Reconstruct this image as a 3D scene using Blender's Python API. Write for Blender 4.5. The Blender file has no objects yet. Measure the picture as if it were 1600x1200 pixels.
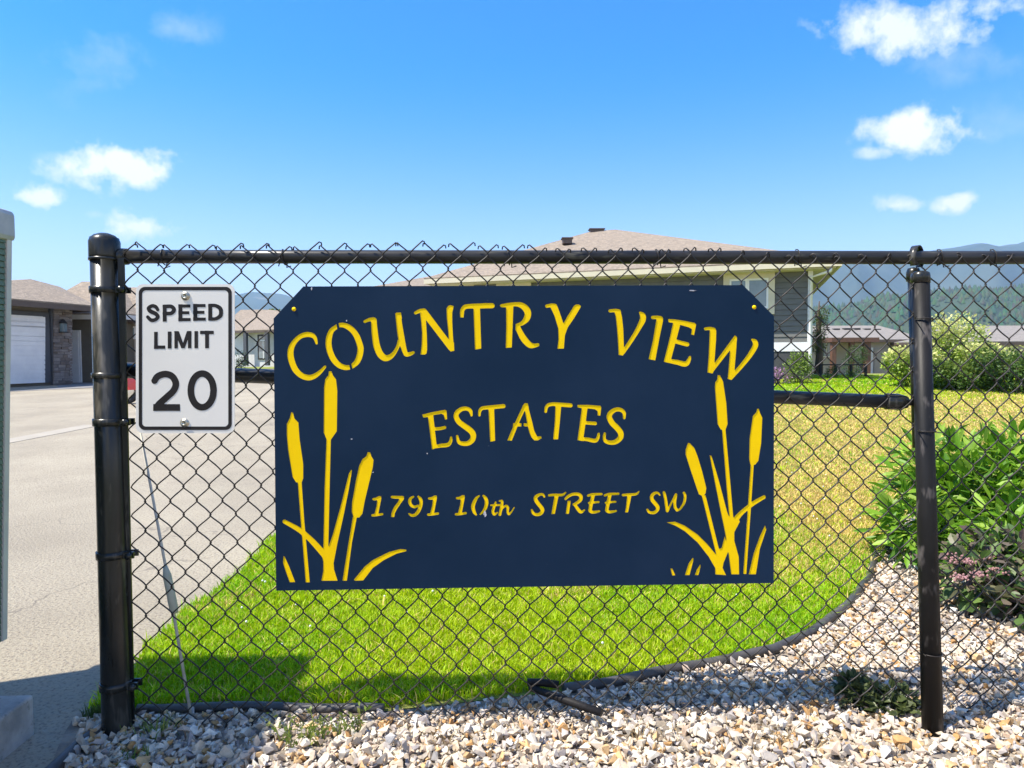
import bpy, math, random
import numpy as np
from mathutils import Vector, Matrix
R = math.radians
random.seed(7); RNG = np.random.default_rng(7)
scene = bpy.context.scene
col = scene.collection

# ------------------------------------------------------------------ camera
F_PX = 1067.0
CAM = Vector((0.0, -2.134, 1.17))
PITCH, YAW, ROLL = R(2.36), R(1.66), R(0.25)
fwd = Vector((math.sin(YAW)*math.cos(PITCH), math.cos(YAW)*math.cos(PITCH), -math.sin(PITCH)))
right0 = Vector((math.cos(YAW), -math.sin(YAW), 0))
up0 = right0.cross(fwd)
# camera turned slightly clockwise, so level lines rise a little to the right
rgt = right0*math.cos(ROLL) - up0*math.sin(ROLL)
upv = up0*math.cos(ROLL) + right0*math.sin(ROLL)
cd = bpy.data.cameras.new('camera'); cam = bpy.data.objects.new('camera', cd); col.objects.link(cam)
M3 = Matrix((rgt, upv, -fwd)).transposed().to_4x4(); M3.translation = CAM
cam.matrix_world = M3
cd.sensor_width = 36; cd.lens = 36*F_PX/1600; cd.clip_start = 0.02; cd.clip_end = 12000
scene.camera = cam

# ------------------------------------------------------------------ world, sun, exposure
SUN_EL, SUN_AZ = R(60), R(74)      # azimuth measured from behind the camera towards the left
to_sun = Vector((-math.sin(SUN_AZ)*math.cos(SUN_EL), -math.cos(SUN_AZ)*math.cos(SUN_EL), math.sin(SUN_EL)))
sd = bpy.data.lights.new('sun', 'SUN'); so = bpy.data.objects.new('sun', sd); col.objects.link(so)
sd.energy = 4.8; sd.angle = R(0.53); sd.color = (1.0, 0.935, 0.84)
so.rotation_euler = (-to_sun).to_track_quat('-Z', 'Y').to_euler(); so.location = (-8, -6, 14)
world = bpy.data.worlds.new('World'); scene.world = world; world.use_nodes = True
nt = world.node_tree; nt.nodes.clear()
def N(tree, typ, **kw):
    n = tree.nodes.new(typ)
    for k, v in kw.items(): setattr(n, k, v)
    return n
out = N(nt, 'ShaderNodeOutputWorld'); bg = N(nt, 'ShaderNodeBackground')
sky = N(nt, 'ShaderNodeTexSky', sky_type='NISHITA', sun_disc=False)
sky.sun_elevation = SUN_EL
sky.sun_rotation = math.atan2(to_sun.x, to_sun.y)
sky.air_density = 1.0; sky.dust_density = 0.25; sky.ozone_density = 2.4
bg.inputs['Strength'].default_value = 0.135
def math_n(tree, op, a, b=None, clamp=False):
    n = N(tree, 'ShaderNodeMath', operation=op); n.use_clamp = clamp
    for i, v in enumerate((a, b)):
        if v is None: continue
        if isinstance(v, (int, float)): n.inputs[i].default_value = v
        else: tree.links.new(v, n.inputs[i])
    return n.outputs[0]
def mixc(tree, f, a, b, typ='MIX'):
    n = N(tree, 'ShaderNodeMix', data_type='RGBA', blend_type=typ)
    for i, v in ((0, f), (6, a), (7, b)):
        if isinstance(v, (int, float)): n.inputs[i].default_value = v
        elif isinstance(v, tuple): n.inputs[i].default_value = (*v, 1) if len(v) == 3 else v
        else: tree.links.new(v, n.inputs[i])
    return n.outputs[2]
def ray(px, py):
    return (fwd + rgt*((px-800)/F_PX) + upv*((600-py)/F_PX))
tc = N(nt, 'ShaderNodeTexCoord')
noise = N(nt, 'ShaderNodeTexNoise'); noise.inputs['Scale'].default_value = 26; noise.inputs['Detail'].default_value = 7
noise.inputs['Roughness'].default_value = 0.62; nt.links.new(tc.outputs['Generated'], noise.inputs['Vector'])
noise2 = N(nt, 'ShaderNodeTexNoise'); noise2.inputs['Scale'].default_value = 9; noise2.inputs['Detail'].default_value = 5
nt.links.new(tc.outputs['Generated'], noise2.inputs['Vector'])
nsum = math_n(nt, 'ADD', math_n(nt, 'MULTIPLY', noise.outputs[0], 1.0), math_n(nt, 'MULTIPLY', noise2.outputs[0], 0.5))
clouds = [  # image centre, half sizes, density
 (188,258,100,44,1.15),(57,309,42,23,1.15),(214,353,60,28,1.1),(282,45,60,28,.28),(150,100,110,60,.22),(148,335,16,8,.4),(95,245,40,14,.3),
 (1420,48,140,52,.85),(1560,8,90,32,.8),(1500,90,120,40,.25),(1432,206,92,44,1.05),(1370,238,40,14,.6),(1404,321,44,19,.85),(1493,317,42,21,1.15),(1555,185,60,50,.2),
 (-700,100,380,90,.8),(2400,150,420,100,.8)]
total = None
for (cx, cy, a, b, dens) in clouds:
    c = ray(cx, cy); L = c.length; c = c.normalized()
    uu = rgt - c*rgt.dot(c); uu.normalize(); vv = c.cross(uu); vv.normalize()
    def dot(v):
        n = N(nt, 'ShaderNodeVectorMath', operation='DOT_PRODUCT'); nt.links.new(tc.outputs['Generated'], n.inputs[0]); n.inputs[1].default_value = v; return n.outputs['Value']
    du = math_n(nt, 'MULTIPLY', dot(uu), F_PX*L/a); dv = math_n(nt, 'MULTIPLY', dot(vv), F_PX*L/b)
    r2 = math_n(nt, 'ADD', math_n(nt, 'MULTIPLY', du, du), math_n(nt, 'MULTIPLY', dv, dv))
    inside = math_n(nt, 'GREATER_THAN', dot(c), 0.2)
    m = math_n(nt, 'SUBTRACT', 1.0, math_n(nt, 'SQRT', r2))
    m = math_n(nt, 'ADD', m, math_n(nt, 'MULTIPLY', math_n(nt, 'SUBTRACT', nsum, 0.80), 2.6))
    m = math_n(nt, 'MULTIPLY', m, 1.45 if dens > .5 else .8, clamp=True)
    m = math_n(nt, 'MULTIPLY', m, math_n(nt, 'SUBTRACT', 1.6, math_n(nt, 'SQRT', r2), clamp=True))
    m = math_n(nt, 'MULTIPLY', math_n(nt, 'MULTIPLY', m, dens), inside)
    total = m if total is None else math_n(nt, 'MAXIMUM', total, m)
# unseen clouds added above and behind the picture to whiten the blue shade
fld = N(nt, 'ShaderNodeTexNoise'); fld.inputs['Scale'].default_value = 3.1; fld.inputs['Detail'].default_value = 6; nt.links.new(tc.outputs['Generated'], fld.inputs['Vector'])
fm_ = N(nt, 'ShaderNodeMapRange'); fm_.inputs[1].default_value = .50; fm_.inputs[2].default_value = .62; nt.links.new(fld.outputs[0], fm_.inputs[0])
sep0 = N(nt, 'ShaderNodeSeparateXYZ'); nt.links.new(tc.outputs['Generated'], sep0.inputs[0])
w1 = N(nt, 'ShaderNodeMapRange'); w1.inputs[1].default_value = .56; w1.inputs[2].default_value = .68; nt.links.new(sep0.outputs['Z'], w1.inputs[0])
w2 = N(nt, 'ShaderNodeMapRange'); w2.inputs[1].default_value = .35; w2.inputs[2].default_value = .15; nt.links.new(sep0.outputs['Y'], w2.inputs[0])
total = math_n(nt, 'MAXIMUM', total, math_n(nt, 'MULTIPLY', fm_.outputs[0], math_n(nt, 'MAXIMUM', w1.outputs[0], w2.outputs[0])))
hs = N(nt, 'ShaderNodeHueSaturation'); hs.inputs['Saturation'].default_value = 1.12; hs.inputs['Value'].default_value = 1.0
nt.links.new(sky.outputs[0], hs.inputs['Color'])
sep = N(nt, 'ShaderNodeSeparateXYZ'); nt.links.new(tc.outputs['Generated'], sep.inputs[0])
mr = N(nt, 'ShaderNodeMapRange', interpolation_type='SMOOTHSTEP'); mr.inputs[1].default_value = .05; mr.inputs[2].default_value = .40; nt.links.new(sep.outputs['Z'], mr.inputs[0])
tint = mixc(nt, mr.outputs[0], (1.02, 0.86, 0.97), (0.0, 0.61, 1.12))
skycol = mixc(nt, 1.0, hs.outputs[0], tint, 'MULTIPLY')
cl = mixc(nt, total, skycol, (4.7, 4.75, 4.85))
nt.links.new(cl, bg.inputs['Color']); nt.links.new(bg.outputs[0], out.inputs['Surface'])
vs = scene.view_settings
vs.view_transform = 'Standard'; vs.look = 'None'; vs.gamma = 1; vs.use_curve_mapping = False
vs.exposure = 1.0

# ------------------------------------------------------------------ helpers
def at(px, py, depth):
    return CAM + ray(px, py)*depth
def on_plane(px, py, y):
    d = ray(px, py); t = (y-CAM.y)/d.y; return CAM + d*t
def ss(a, b, t):
    t = np.clip((np.asarray(t, float)-a)/(b-a), 0, 1); return t*t*(3-2*t)
def g(x, y):
    Lz = .30*ss(3, 19, y)+.17*ss(19, 50, y)
    Rz = .50*ss(3.5, 16.5, y)-.95*ss(19.5, 44, y)
    w = ss(-7, -2, x)
    und = .5*np.sin(np.asarray(x)*.013+1)*ss(90, 400, y)
    return Lz*(1-w)+Rz*w+und
def ground(px, py):
    d = ray(px, py); t = 1.5
    for _ in range(400):
        p = CAM+d*t; h = p.z-float(g(p.x, p.y))
        if h < 1e-4: break
        t += max(h*0.9, 5e-4)
    return CAM+d*t

def pr(o, label=None, cat=None, group=None, kind=None):
    if label: o['label'] = label
    if cat: o['category'] = cat
    if group: o['group'] = group
    if kind: o['kind'] = kind
    return o
def worldloc(o):
    v = Vector((0, 0, 0))
    while o is not None: v = v + o.location; o = o.parent
    return v
def empty(name, loc, label, cat, group=None):
    o = bpy.data.objects.new(name, None); o.empty_display_size = .2; o.location = loc; col.objects.link(o)
    return pr(o, label, cat, group)
def mesh_np(name, V, T, Q=None, smooth=False, mats=(), cols=None, UV=None):
    """V (n,3); T (t,3) tris; Q (q,4) quads; cols (n,3) per vertex colours"""
    me = bpy.data.meshes.new(name)
    V = np.asarray(V, np.float32)
    T = np.zeros((0, 3), np.int32) if T is None else np.asarray(T, np.int32)
    Q = np.zeros((0, 4), np.int32) if Q is None else np.asarray(Q, np.int32)
    me.vertices.add(len(V)); me.vertices.foreach_set('co', V.ravel())
    nl = T.size+Q.size; me.loops.add(nl)
    me.loops.foreach_set('vertex_index', np.concatenate([T.ravel(), Q.ravel()]))
    me.polygons.add(len(T)+len(Q))
    st = np.concatenate([np.arange(len(T))*3, T.size+np.arange(len(Q))*4]).astype(np.int32)
    me.polygons.foreach_set('loop_start', st)
    me.update(calc_edges=True)
    me.polygons.foreach_set('use_smooth', np.full(len(T)+len(Q), bool(smooth)))
    if cols is not None:
        a = me.color_attributes.new('tint', 'FLOAT_COLOR', 'POINT')
        c4 = np.ones((len(V), 4), np.float32); c4[:, :3] = cols; a.data.foreach_set('color', c4.ravel())
    for m in mats: me.materials.append(m)
    me.validate()
    return me
def link(name, me, parent=None, loc=(0, 0, 0)):
    o = bpy.data.objects.new(name, me); o.parent = parent; o.location = loc; col.objects.link(o); return o

class MB:
    def __init__(s): s.v = []; s.f = []; s.sm = []
    def add(s, vs_, fs, smooth=False):
        n = len(s.v); s.v += [Vector(v) for v in vs_]; s.f += [tuple(n+i for i in f) for f in fs]; s.sm += [smooth]*len(fs); return s
    def box(s, a, b, R3=None, o=None):
        (x0, y0, z0), (x1, y1, z1) = a, b
        c = [Vector(p) for p in ((x0,y0,z0),(x1,y0,z0),(x1,y1,z0),(x0,y1,z0),(x0,y0,z1),(x1,y0,z1),(x1,y1,z1),(x0,y1,z1))]
        if R3 is not None: c = [R3 @ p for p in c]
        if o is not None: c = [p+o for p in c]
        return s.add(c, [(0,3,2,1),(4,5,6,7),(0,1,5,4),(1,2,6,5),(2,3,7,6),(3,0,4,7)])
    def hexa(s, c):  # 8 corners: bottom loop, top loop
        return s.add(c, [(0,3,2,1),(4,5,6,7),(0,1,5,4),(1,2,6,5),(2,3,7,6),(3,0,4,7)])
    def tube(s, pts, r, n=8, caps=True):
        pts = [Vector(p) for p in pts]; rs = r if isinstance(r, (list, tuple)) else [r]*len(pts)
        V = []; prev = None
        for i, p in enumerate(pts):
            t = (pts[min(i+1, len(pts)-1)]-pts[max(i-1, 0)]).normalized()
            if prev is None:
                a = Vector((0, 0, 1)) if abs(t.z) < .9 else Vector((1, 0, 0)); u = t.cross(a).normalized()
            else: u = (prev-t*prev.dot(t)).normalized()
            prev = u; w = t.cross(u)
            V += [p+(u*math.cos(2*math.pi*k/n)+w*math.sin(2*math.pi*k/n))*rs[i] for k in range(n)]
        F = [(i*n+k, i*n+(k+1) % n, (i+1)*n+(k+1) % n, (i+1)*n+k) for i in range(len(pts)-1) for k in range(n)]
        s.add(V, F, True)
        if caps:
            b = len(s.v)-len(V); s.f.append(tuple(b+k for k in reversed(range(n)))); s.sm.append(False)
            e = b+(len(pts)-1)*n; s.f.append(tuple(e+k for k in range(n))); s.sm.append(False)
        return s
    def lathe(s, base, axis, prof, n=20):  # prof: (radius, height)
        axis = Vector(axis).normalized(); a = Vector((1, 0, 0)) if abs(axis.x) < .9 else Vector((0, 1, 0))
        u = axis.cross(a).normalized(); w = axis.cross(u); base = Vector(base)
        V = [base+axis*h+(u*math.cos(2*math.pi*k/n)+w*math.sin(2*math.pi*k/n))*r for (r, h) in prof for k in range(n)]
        F = [(i*n+k, i*n+(k+1) % n, (i+1)*n+(k+1) % n, (i+1)*n+k) for i in range(len(prof)-1) for k in range(n)]
        return s.add(V, F, True)
    def build(s, name, m, parent=None, bevel=0, label=None, cat=None, group=None, kind=None):
        off = worldloc(parent) if parent is not None else Vector((0, 0, 0))
        if parent is None:
            off = Vector((sum(v.x for v in s.v)/len(s.v), sum(v.y for v in s.v)/len(s.v), min(v.z for v in s.v)))
        me = bpy.data.meshes.new(name); me.from_pydata([tuple(v-off) for v in s.v], [], s.f)
        me.polygons.foreach_set('use_smooth', s.sm); me.materials.append(m); me.update()
        o = bpy.data.objects.new(name, me); col.objects.link(o)
        if parent is not None: o.parent = parent
        else: o.location = off
        if bevel:
            b = o.modifiers.new('bevel', 'BEVEL'); b.width = bevel; b.segments = 2; b.limit_method = 'ANGLE'
        return pr(o, label, cat, group, kind)

# ------------------------------------------------------------------ materials
def mat(name, c, rough=.6, c2=None, nscale=8, ndetail=5, bump=0, bscale=None, metal=0, spec=.5, lo=.35, hi=.65, attr=False, trans=0, coat=0, c3=None, c3scale=60, c3lo=.6, c3hi=.7, stretch=None, bdist=.01, emit=0):
    m = bpy.data.materials.new(name); m.use_nodes = True; t = m.node_tree; b = t.nodes['Principled BSDF']
    b.inputs['Roughness'].default_value = rough; b.inputs['Metallic'].default_value = metal
    b.inputs['Specular IOR Level'].default_value = spec; b.inputs['Coat Weight'].default_value = coat
    tc_ = N(t, 'ShaderNodeTexCoord'); vec = tc_.outputs['Object']
    if stretch:
        mp = N(t, 'ShaderNodeMapping'); mp.inputs['Scale'].default_value = stretch; t.links.new(vec, mp.inputs[0]); vec = mp.outputs[0]
    def noise_(sc, det=5):
        n = N(t, 'ShaderNodeTexNoise'); n.inputs['Scale'].default_value = sc; n.inputs['Detail'].default_value = det; n.inputs['Roughness'].default_value = .6
        t.links.new(vec, n.inputs['Vector']); return n.outputs[0]
    def rng_(v, a, bb):
        r = N(t, 'ShaderNodeMapRange'); r.inputs[1].default_value = a; r.inputs[2].default_value = bb; t.links.new(v, r.inputs[0]); return r.outputs[0]
    colr = None
    if attr:
        at_ = N(t, 'ShaderNodeAttribute', attribute_name='tint'); colr = at_.outputs['Color']
        if c2: colr = mixc(t, rng_(noise_(nscale, ndetail), lo, hi), colr, mixc(t, 1.0, colr, c2, 'MULTIPLY'))
    elif c2: colr = mixc(t, rng_(noise_(nscale, ndetail), lo, hi), c, c2)
    else: colr = mixc(t, 0.0, c, c)
    if c3: colr = mixc(t, rng_(noise_(c3scale, 3), c3lo, c3hi), colr, c3)
    t.links.new(colr, b.inputs['Base Color'])
    if bump:
        bn = N(t, 'ShaderNodeBump'); bn.inputs['Strength'].default_value = bump; bn.inputs['Distance'].default_value = bdist
        t.links.new(noise_(bscale or nscale*4, 6), bn.inputs['Height']); t.links.new(bn.outputs[0], b.inputs['Normal'])
    if trans:
        tr = N(t, 'ShaderNodeBsdfTranslucent'); t.links.new(colr, tr.inputs['Color'])
        mx = N(t, 'ShaderNodeMixShader'); mx.inputs[0].default_value = trans
        o_ = [n for n in t.nodes if n.type == 'OUTPUT_MATERIAL'][0]
        t.links.new(b.outputs[0], mx.inputs[1]); t.links.new(tr.outputs[0], mx.inputs[2]); t.links.new(mx.outputs[0], o_.inputs['Surface'])
    return m

M = {}
M['pavement'] = mat('old_asphalt', (.37,.324,.235), .9, (.275,.238,.172), .75, 8, bump=.9, bscale=62, bdist=.016, c3=(.15,.118,.09), c3scale=75, c3lo=.50, c3hi=.70)
def add_cracks(m, sc, width, dark, mask_sc=.35):
    t = m.node_tree; b = t.nodes['Principled BSDF']; src = b.inputs['Base Color'].links[0].from_socket
    tc_ = N(t, 'ShaderNodeTexCoord'); nz = N(t, 'ShaderNodeTexNoise'); nz.inputs['Scale'].default_value = 2.3; nz.inputs['Detail'].default_value = 6; t.links.new(tc_.outputs['Object'], nz.inputs['Vector'])
    ad = N(t, 'ShaderNodeVectorMath', operation='MULTIPLY_ADD'); ad.inputs[1].default_value = (.9, .9, 0); t.links.new(nz.outputs['Color'], ad.inputs[0]); t.links.new(tc_.outputs['Object'], ad.inputs[2])
    v_ = N(t, 'ShaderNodeTexVoronoi', feature='DISTANCE_TO_EDGE'); v_.inputs['Scale'].default_value = sc; t.links.new(ad.outputs[0], v_.inputs['Vector'])
    n2 = N(t, 'ShaderNodeTexNoise'); n2.inputs['Scale'].default_value = mask_sc; t.links.new(tc_.outputs['Object'], n2.inputs['Vector'])
    r1 = N(t, 'ShaderNodeMapRange'); r1.inputs[1].default_value = width; r1.inputs[2].default_value = width*.35; t.links.new(v_.outputs['Distance'], r1.inputs[0])
    r2 = N(t, 'ShaderNodeMapRange'); r2.inputs[1].default_value = .47; r2.inputs[2].default_value = .55; t.links.new(n2.outputs[0], r2.inputs[0])
    f = math_n(t, 'MULTIPLY', math_n(t, 'MULTIPLY', r1.outputs[0], r2.outputs[0]), .8)
    t.links.new(mixc(t, f, src, dark), b.inputs['Base Color'])
add_cracks(M['pavement'], .55, .007, (.17,.145,.11))
M['garage_shade'] = mat('painted_garage_shade', (.17,.165,.16), .9, (.22,.21,.20), 1.5, bump=.2, bscale=60)  # grey of the garage's ground shadow, put into the colour
M['strip'] = mat('pale_concrete', (.345,.305,.24), .9, (.29,.26,.205), 3, bump=.2)
M['concrete'] = mat('weathered_concrete', (.44,.42,.38), .92, (.24,.24,.22), 7, bump=.4, bscale=45, c3=(.12,.13,.11), c3scale=30, c3lo=.6, c3hi=.75)
M['soil'] = mat('lawn_soil', (.15,.22,.02), .95, (.26,.24,.06), 2.2, bump=.5, bscale=50)
M['ground'] = mat('far_ground', (.11,.15,.045), .95, (.17,.16,.07), .12, bump=.0)
M['bed'] = mat('gravel_bed_earth', (.30,.25,.19), .95, (.13,.11,.09), 12, bump=.8, bscale=60)
M['stone'] = mat('crushed_stone', None, .8, (.72,.70,.70), 45, 4, bump=.3, bscale=120, attr=True, bdist=.004)
M['grass'] = mat('lawn_blades', None, .55, attr=True, trans=.42, spec=.35)
M['leaf'] = mat('leaves', None, .46, c2=(.90,.86,.76), nscale=18, attr=True, trans=.40, spec=.4)
M['black'] = mat('black_coated_steel', (.007,.009,.008), .27, (.03,.029,.024), 14, bump=.12, bscale=90, c3=(.11,.10,.08), c3scale=20, c3lo=.56, c3hi=.70, spec=.36, stretch=(1,1,.22), bdist=.003)
M['wire'] = mat('black_vinyl_wire', (.014,.012,.010), .48, (.034,.027,.020), 30, bump=.08, spec=.38)
M['railm'] = mat('rail_black', (.010,.010,.011), .34, (.035,.033,.03), 10, bump=.1, bscale=80, c3=(.085,.08,.06), c3scale=35, c3lo=.6, c3hi=.72, spec=.32, stretch=(.25,1,1), bdist=.003)
M['postr'] = mat('chalky_black_post', (.006,.006,.006), .5, (.013,.012,.011), 14, bump=.25, bscale=60, c3=(.10,.088,.08), c3scale=22, c3lo=.56, c3hi=.68, spec=.22, stretch=(1,1,.35), bdist=.003)
M['blue'] = mat('navy_painted_aluminium', (.0030,.0175,.043), .45, (.0075,.024,.054), 2.0, bump=.03, bscale=140, c3=(.05,.07,.11), c3scale=48, c3lo=.735, c3hi=.78, spec=.13)
M['yellow'] = mat('yellow_painted_backing', (.97,.63,.0), .6, (.93,.59,.0), 9, bump=.04, spec=.12)
M['signwhite'] = mat('reflective_white_sheet', (.81,.765,.67), .45, (.75,.71,.63), 3.0, bump=.02, bscale=200)
M['signink'] = mat('faded_black_ink', (.014,.011,.010), .45, (.022,.018,.017), 20, spec=.25)
M['alu'] = mat('aluminium', (.62,.61,.6), .35, (.5,.5,.5), 12, metal=.9)
M['bolt'] = mat('zinc_bolt', (.60,.57,.45), .38, (.35,.33,.27), 150, metal=.8)
M['edging'] = mat('black_plastic_edging', (.035,.033,.032), .5, (.09,.08,.07), 9, bump=.2)
M['hwall'] = mat('grey_siding', (.115,.118,.108), .75, (.14,.14,.13), 3)
M['hfound'] = mat('dark_foundation', (.045,.047,.05), .9, (.07,.07,.07), 5)
M['trim'] = mat('cream_trim', (.62,.56,.40), .6, (.56,.51,.38), 4)
M['white'] = mat('white_paint', (.78,.78,.76), .5, (.70,.70,.69), 3)
M['glass'] = mat('window_glass', (.16,.23,.27), .06, (.10,.15,.17), 1.2, spec=.9)
M['roof'] = mat('brown_shingles', (.27,.215,.155), .9, (.17,.136,.10), 5, 8, bump=.4, bscale=22, stretch=(1,1,4), c3=(.40,.32,.235), c3scale=13, c3lo=.55, c3hi=.68, bdist=.03)
M['roofg'] = mat('grey_shingles', (.25,.222,.19), .9, (.18,.162,.14), 4, 8, bump=.3, bscale=18, stretch=(1,1,4), bdist=.03)
M['fascia'] = mat('brown_fascia', (.085,.06,.045), .6, (.11,.08,.06), 3)
M['jamb'] = mat('slate_trim', (.05,.055,.065), .7, (.065,.07,.08), 3)
M['olive'] = mat('olive_siding', (.115,.10,.075), .8, (.135,.12,.09), 5)
M['taupe'] = mat('taupe_wall', (.40,.36,.30), .8, (.35,.31,.26), 3)
M['pale'] = mat('pale_stucco', (.62,.62,.60), .8, (.56,.56,.54), 2)
M['greywall'] = mat('warm_grey_wall', (.44,.39,.33), .8, (.38,.34,.29), 2)
M['timber'] = mat('stained_timber', (.10,.045,.025), .6, (.14,.065,.04), 8)
M['gsiding'] = mat('sage_siding', (.125,.18,.115), .6, (.105,.155,.10), 6)
M['gtrim'] = mat('grey_white_trim', (.60,.56,.50), .55, (.52,.49,.44), 6)
M['capm'] = mat('grey_metal_cap', (.52,.50,.48), .45, (.34,.34,.35), 10)
M['dark'] = mat('dark_gap', (.02,.02,.02), .8)
M['marker'] = mat('weathered_fibreglass', (.52,.50,.44), .5, (.40,.39,.33), 30)
M['sleeve'] = mat('aged_plastic_sleeve', (.50,.50,.38), .5, (.38,.39,.28), 25, trans=.15)
M['red'] = mat('red_plastic', (.55,.005,.01), .25, coat=.5)
M['rubber'] = mat('black_rubber', (.015,.015,.016), .7)
M['chrome'] = mat('chrome', (.75,.78,.82), .15, metal=1)
M['bark'] = mat('bark', (.10,.075,.05), .9, (.06,.045,.03), 20)
M['hill'] = mat('forested_slope', (.025,.050,.026), .95, (.055,.075,.035), .012, 8, c3=(.22,.18,.11), c3scale=.006, c3lo=.62, c3hi=.68)
M['mount'] = mat('mountain_slope', (.022,.042,.036), .95, (.060,.075,.055), .0035, 8, c3=(.14,.14,.12), c3scale=.004, c3lo=.62, c3hi=.70)
M['conifer'] = mat('conifer_needles', None, .9, attr=True)

# ------------------------------------------------------------------ setting: ground sheets
def sheet(name, xs, ys, dz, m, mask=None, edge=None):
    X, Y = np.meshgrid(xs, ys); Z = g(X, Y)+dz
    if edge is not None: X, Y = edge(X, Y); Z = g(X, Y)+dz
    V = np.stack([X, Y, Z], -1).reshape(-1, 3); nx, ny = len(xs), len(ys)
    i = np.arange(nx-1)[None, :]+np.arange(ny-1)[:, None]*nx
    Q = np.stack([i, i+1, i+nx+1, i+nx], -1).reshape(-1, 4)
    me = mesh_np(name, V, None, Q, smooth=True, mats=[m]); return pr(link(name, me), kind='structure')
ya = np.concatenate([np.linspace(-60, -8, 12), np.linspace(-7, 60, 135), np.geomspace(64, 7000, 60)])
xa = np.concatenate([-np.geomspace(60, 7000, 40)[::-1], np.linspace(-56, 56, 113), np.geomspace(60, 7000, 40)])
sheet('ground', xa, ya, -.03, M['ground'])
def ledge(y): # where the lawn starts, right of the road
    y = np.asarray(y, float); return -1.39+.05*np.exp(-np.maximum(y,0)/.35)+.022*np.sin(y*5.1)+.012*np.sin(y*17)
sheet('road', np.linspace(-34, 0, 69), np.linspace(-4, 40, 89), 0.0, M['pavement'], edge=lambda X, Y: (np.where(X > -.3, np.where(Y > .32, ledge(Y), -1.05), np.minimum(X, -1.6)) , Y))
# bed boundary between lawn and stones, following the black edging
edge_px = [(215,1113),(320,1111),(430,1110),(520,1112),(600,1113),(700,1102),(800,1090),(880,1082),(960,1070),(1060,1050),(1140,1034),(1210,1020),(1270,990),(1325,950),(1357,905),(1370,868)]
EDGE = [ground(*p) for p in edge_px]
EDGE = [(p.x, p.y) for p in EDGE]+[(2.30,1.75),(2.62,2.25),(3.1,2.8),(4.2,3.6),(7,5.0),(11,6.0)]
EX = np.array([e[0] for e in EDGE]); EY = np.array([e[1] for e in EDGE])
def lawn_y0(x): return np.interp(x, EX, EY)
sheet('lawn', np.linspace(-1.39, 26, 160), np.linspace(0, 1, 90), .004, M['soil'],
      edge=lambda X, Y: (np.where(X < -1.385, ledge(lawn_y0(X)+(Y**2)*(42-lawn_y0(X))), X), lawn_y0(X)+(Y**2)*(42-lawn_y0(X))))
sheet('gravel_bed', np.linspace(-1.36, 11, 120), np.linspace(0, 1, 30), .002, M['bed'],
      edge=lambda X, Y: (np.where((X < -1.35), np.interp(Y*(lawn_y0(X)+3)-3, [-3,-.5,-.05,.3],[-.9,-1.12,-1.33,-1.42]), X), Y*(lawn_y0(X)+3)-3))
# concrete strip across the road, dark sheet painting the garage's shadow on the ground
def ribbon(name, pts, w, z0, z1, m):
    mb = MB(); P = [Vector((x, y, 0)) for x, y in pts]
    for i in range(len(P)-1):
        d = (P[i+1]-P[i]).normalized(); n = Vector((-d.y, d.x, 0))*w/2
        c = [P[i]-n, P[i+1]-n, P[i+1]+n, P[i]+n]
        lo_ = [Vector((p.x, p.y, float(g(p.x, p.y))+z0)) for p in c]; hi_ = [Vector((p.x, p.y, float(g(p.x, p.y))+z1)) for p in c]
        mb.hexa(lo_+hi_)
    return mb.build(name, m, kind='structure')
a = ground(-200, 728); b = ground(147, 664); c = ground(330, 640)
pts = [(a.x+(b.x-a.x)*k/6, a.y+(b.y-a.y)*k/6) for k in range(7)]
ribbon('concrete_strip', pts, .34, -.02, .006, M['strip'])
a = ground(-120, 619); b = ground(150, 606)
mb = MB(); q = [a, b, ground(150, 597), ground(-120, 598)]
mb.add([Vector((p.x, p.y, float(g(p.x, p.y))+.012)) for p in q], [(0, 1, 2, 3)]); mb.build('garage_shadow_sheet', M['garage_shade'], kind='structure')  # darker sheet laid where the garage wall throws its shadow

# ------------------------------------------------------------------ far hills
def ridge(name, prof, depth, thick, foot_y, m, seed, rough=.05, nx=260, ny=26):
    pxs = np.linspace(prof[0][0], prof[-1][0], nx); pys = np.interp(pxs, [p[0] for p in prof], [p[1] for p in prof])
    rg = np.random.default_rng(seed); ph = rg.uniform(0, 6.28, 12)
    V = []
    for j in range(ny):
        s = j/(ny-1)
        for k in range(nx):
            # front slope from the foot up to the ridge, then down behind
            up_ = math.sin(min(s/.72, 1)*math.pi/2)**1.15 if s <= .72 else 1-((s-.72)/.28)**1.4
            dd = depth+thick*(s-.72)
            top = at(pxs[k], pys[k], depth)
            nz = sum(math.sin(pxs[k]*(.012*(q+1))*1.7+ph[q]+s*(q+1)*2.1)*.5**(q*.7) for q in range(6))
            hh = (top.z-foot_y)*up_*(1+rough*nz*(1-abs(s-.72)*.2)*(.25 if abs(s-.72) < .05 else 1))+foot_y
            p = at(pxs[k], 600, dd+thick*.06*nz*math.sin(s*9+k*.02)); V.append((p.x, p.y, hh))
    i = np.arange(nx-1)[None, :]+np.arange(ny-1)[:, None]*nx
    Q = np.stack([i, i+1, i+nx+1, i+nx], -1).reshape(-1, 4)
    me = mesh_np(name, np.array(V), None, Q, smooth=True, mats=[m]); pr(link(name, me), kind='structure'); return np.array(V).reshape(ny, nx, 3)
ridge('mountain', [(900,520),(1000,475),(1100,446),(1200,424),(1270,412),(1330,405),(1400,400),(1480,397),(1550,391),(1600,383),(1680,366),(1800,340),(2100,330),(2600,390),(3100,480)], 2900, 1500, -30, M['mount'], 3)
ridge('distant_hills', [(-900,470),(-500,440),(-200,455),(60,470),(200,478),(300,472),(350,465),(400,461),(450,466),(500,476),(580,484),(700,492),(850,500),(1000,520)], 3300, 1300, -30, M['mount'], 5)
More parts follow.
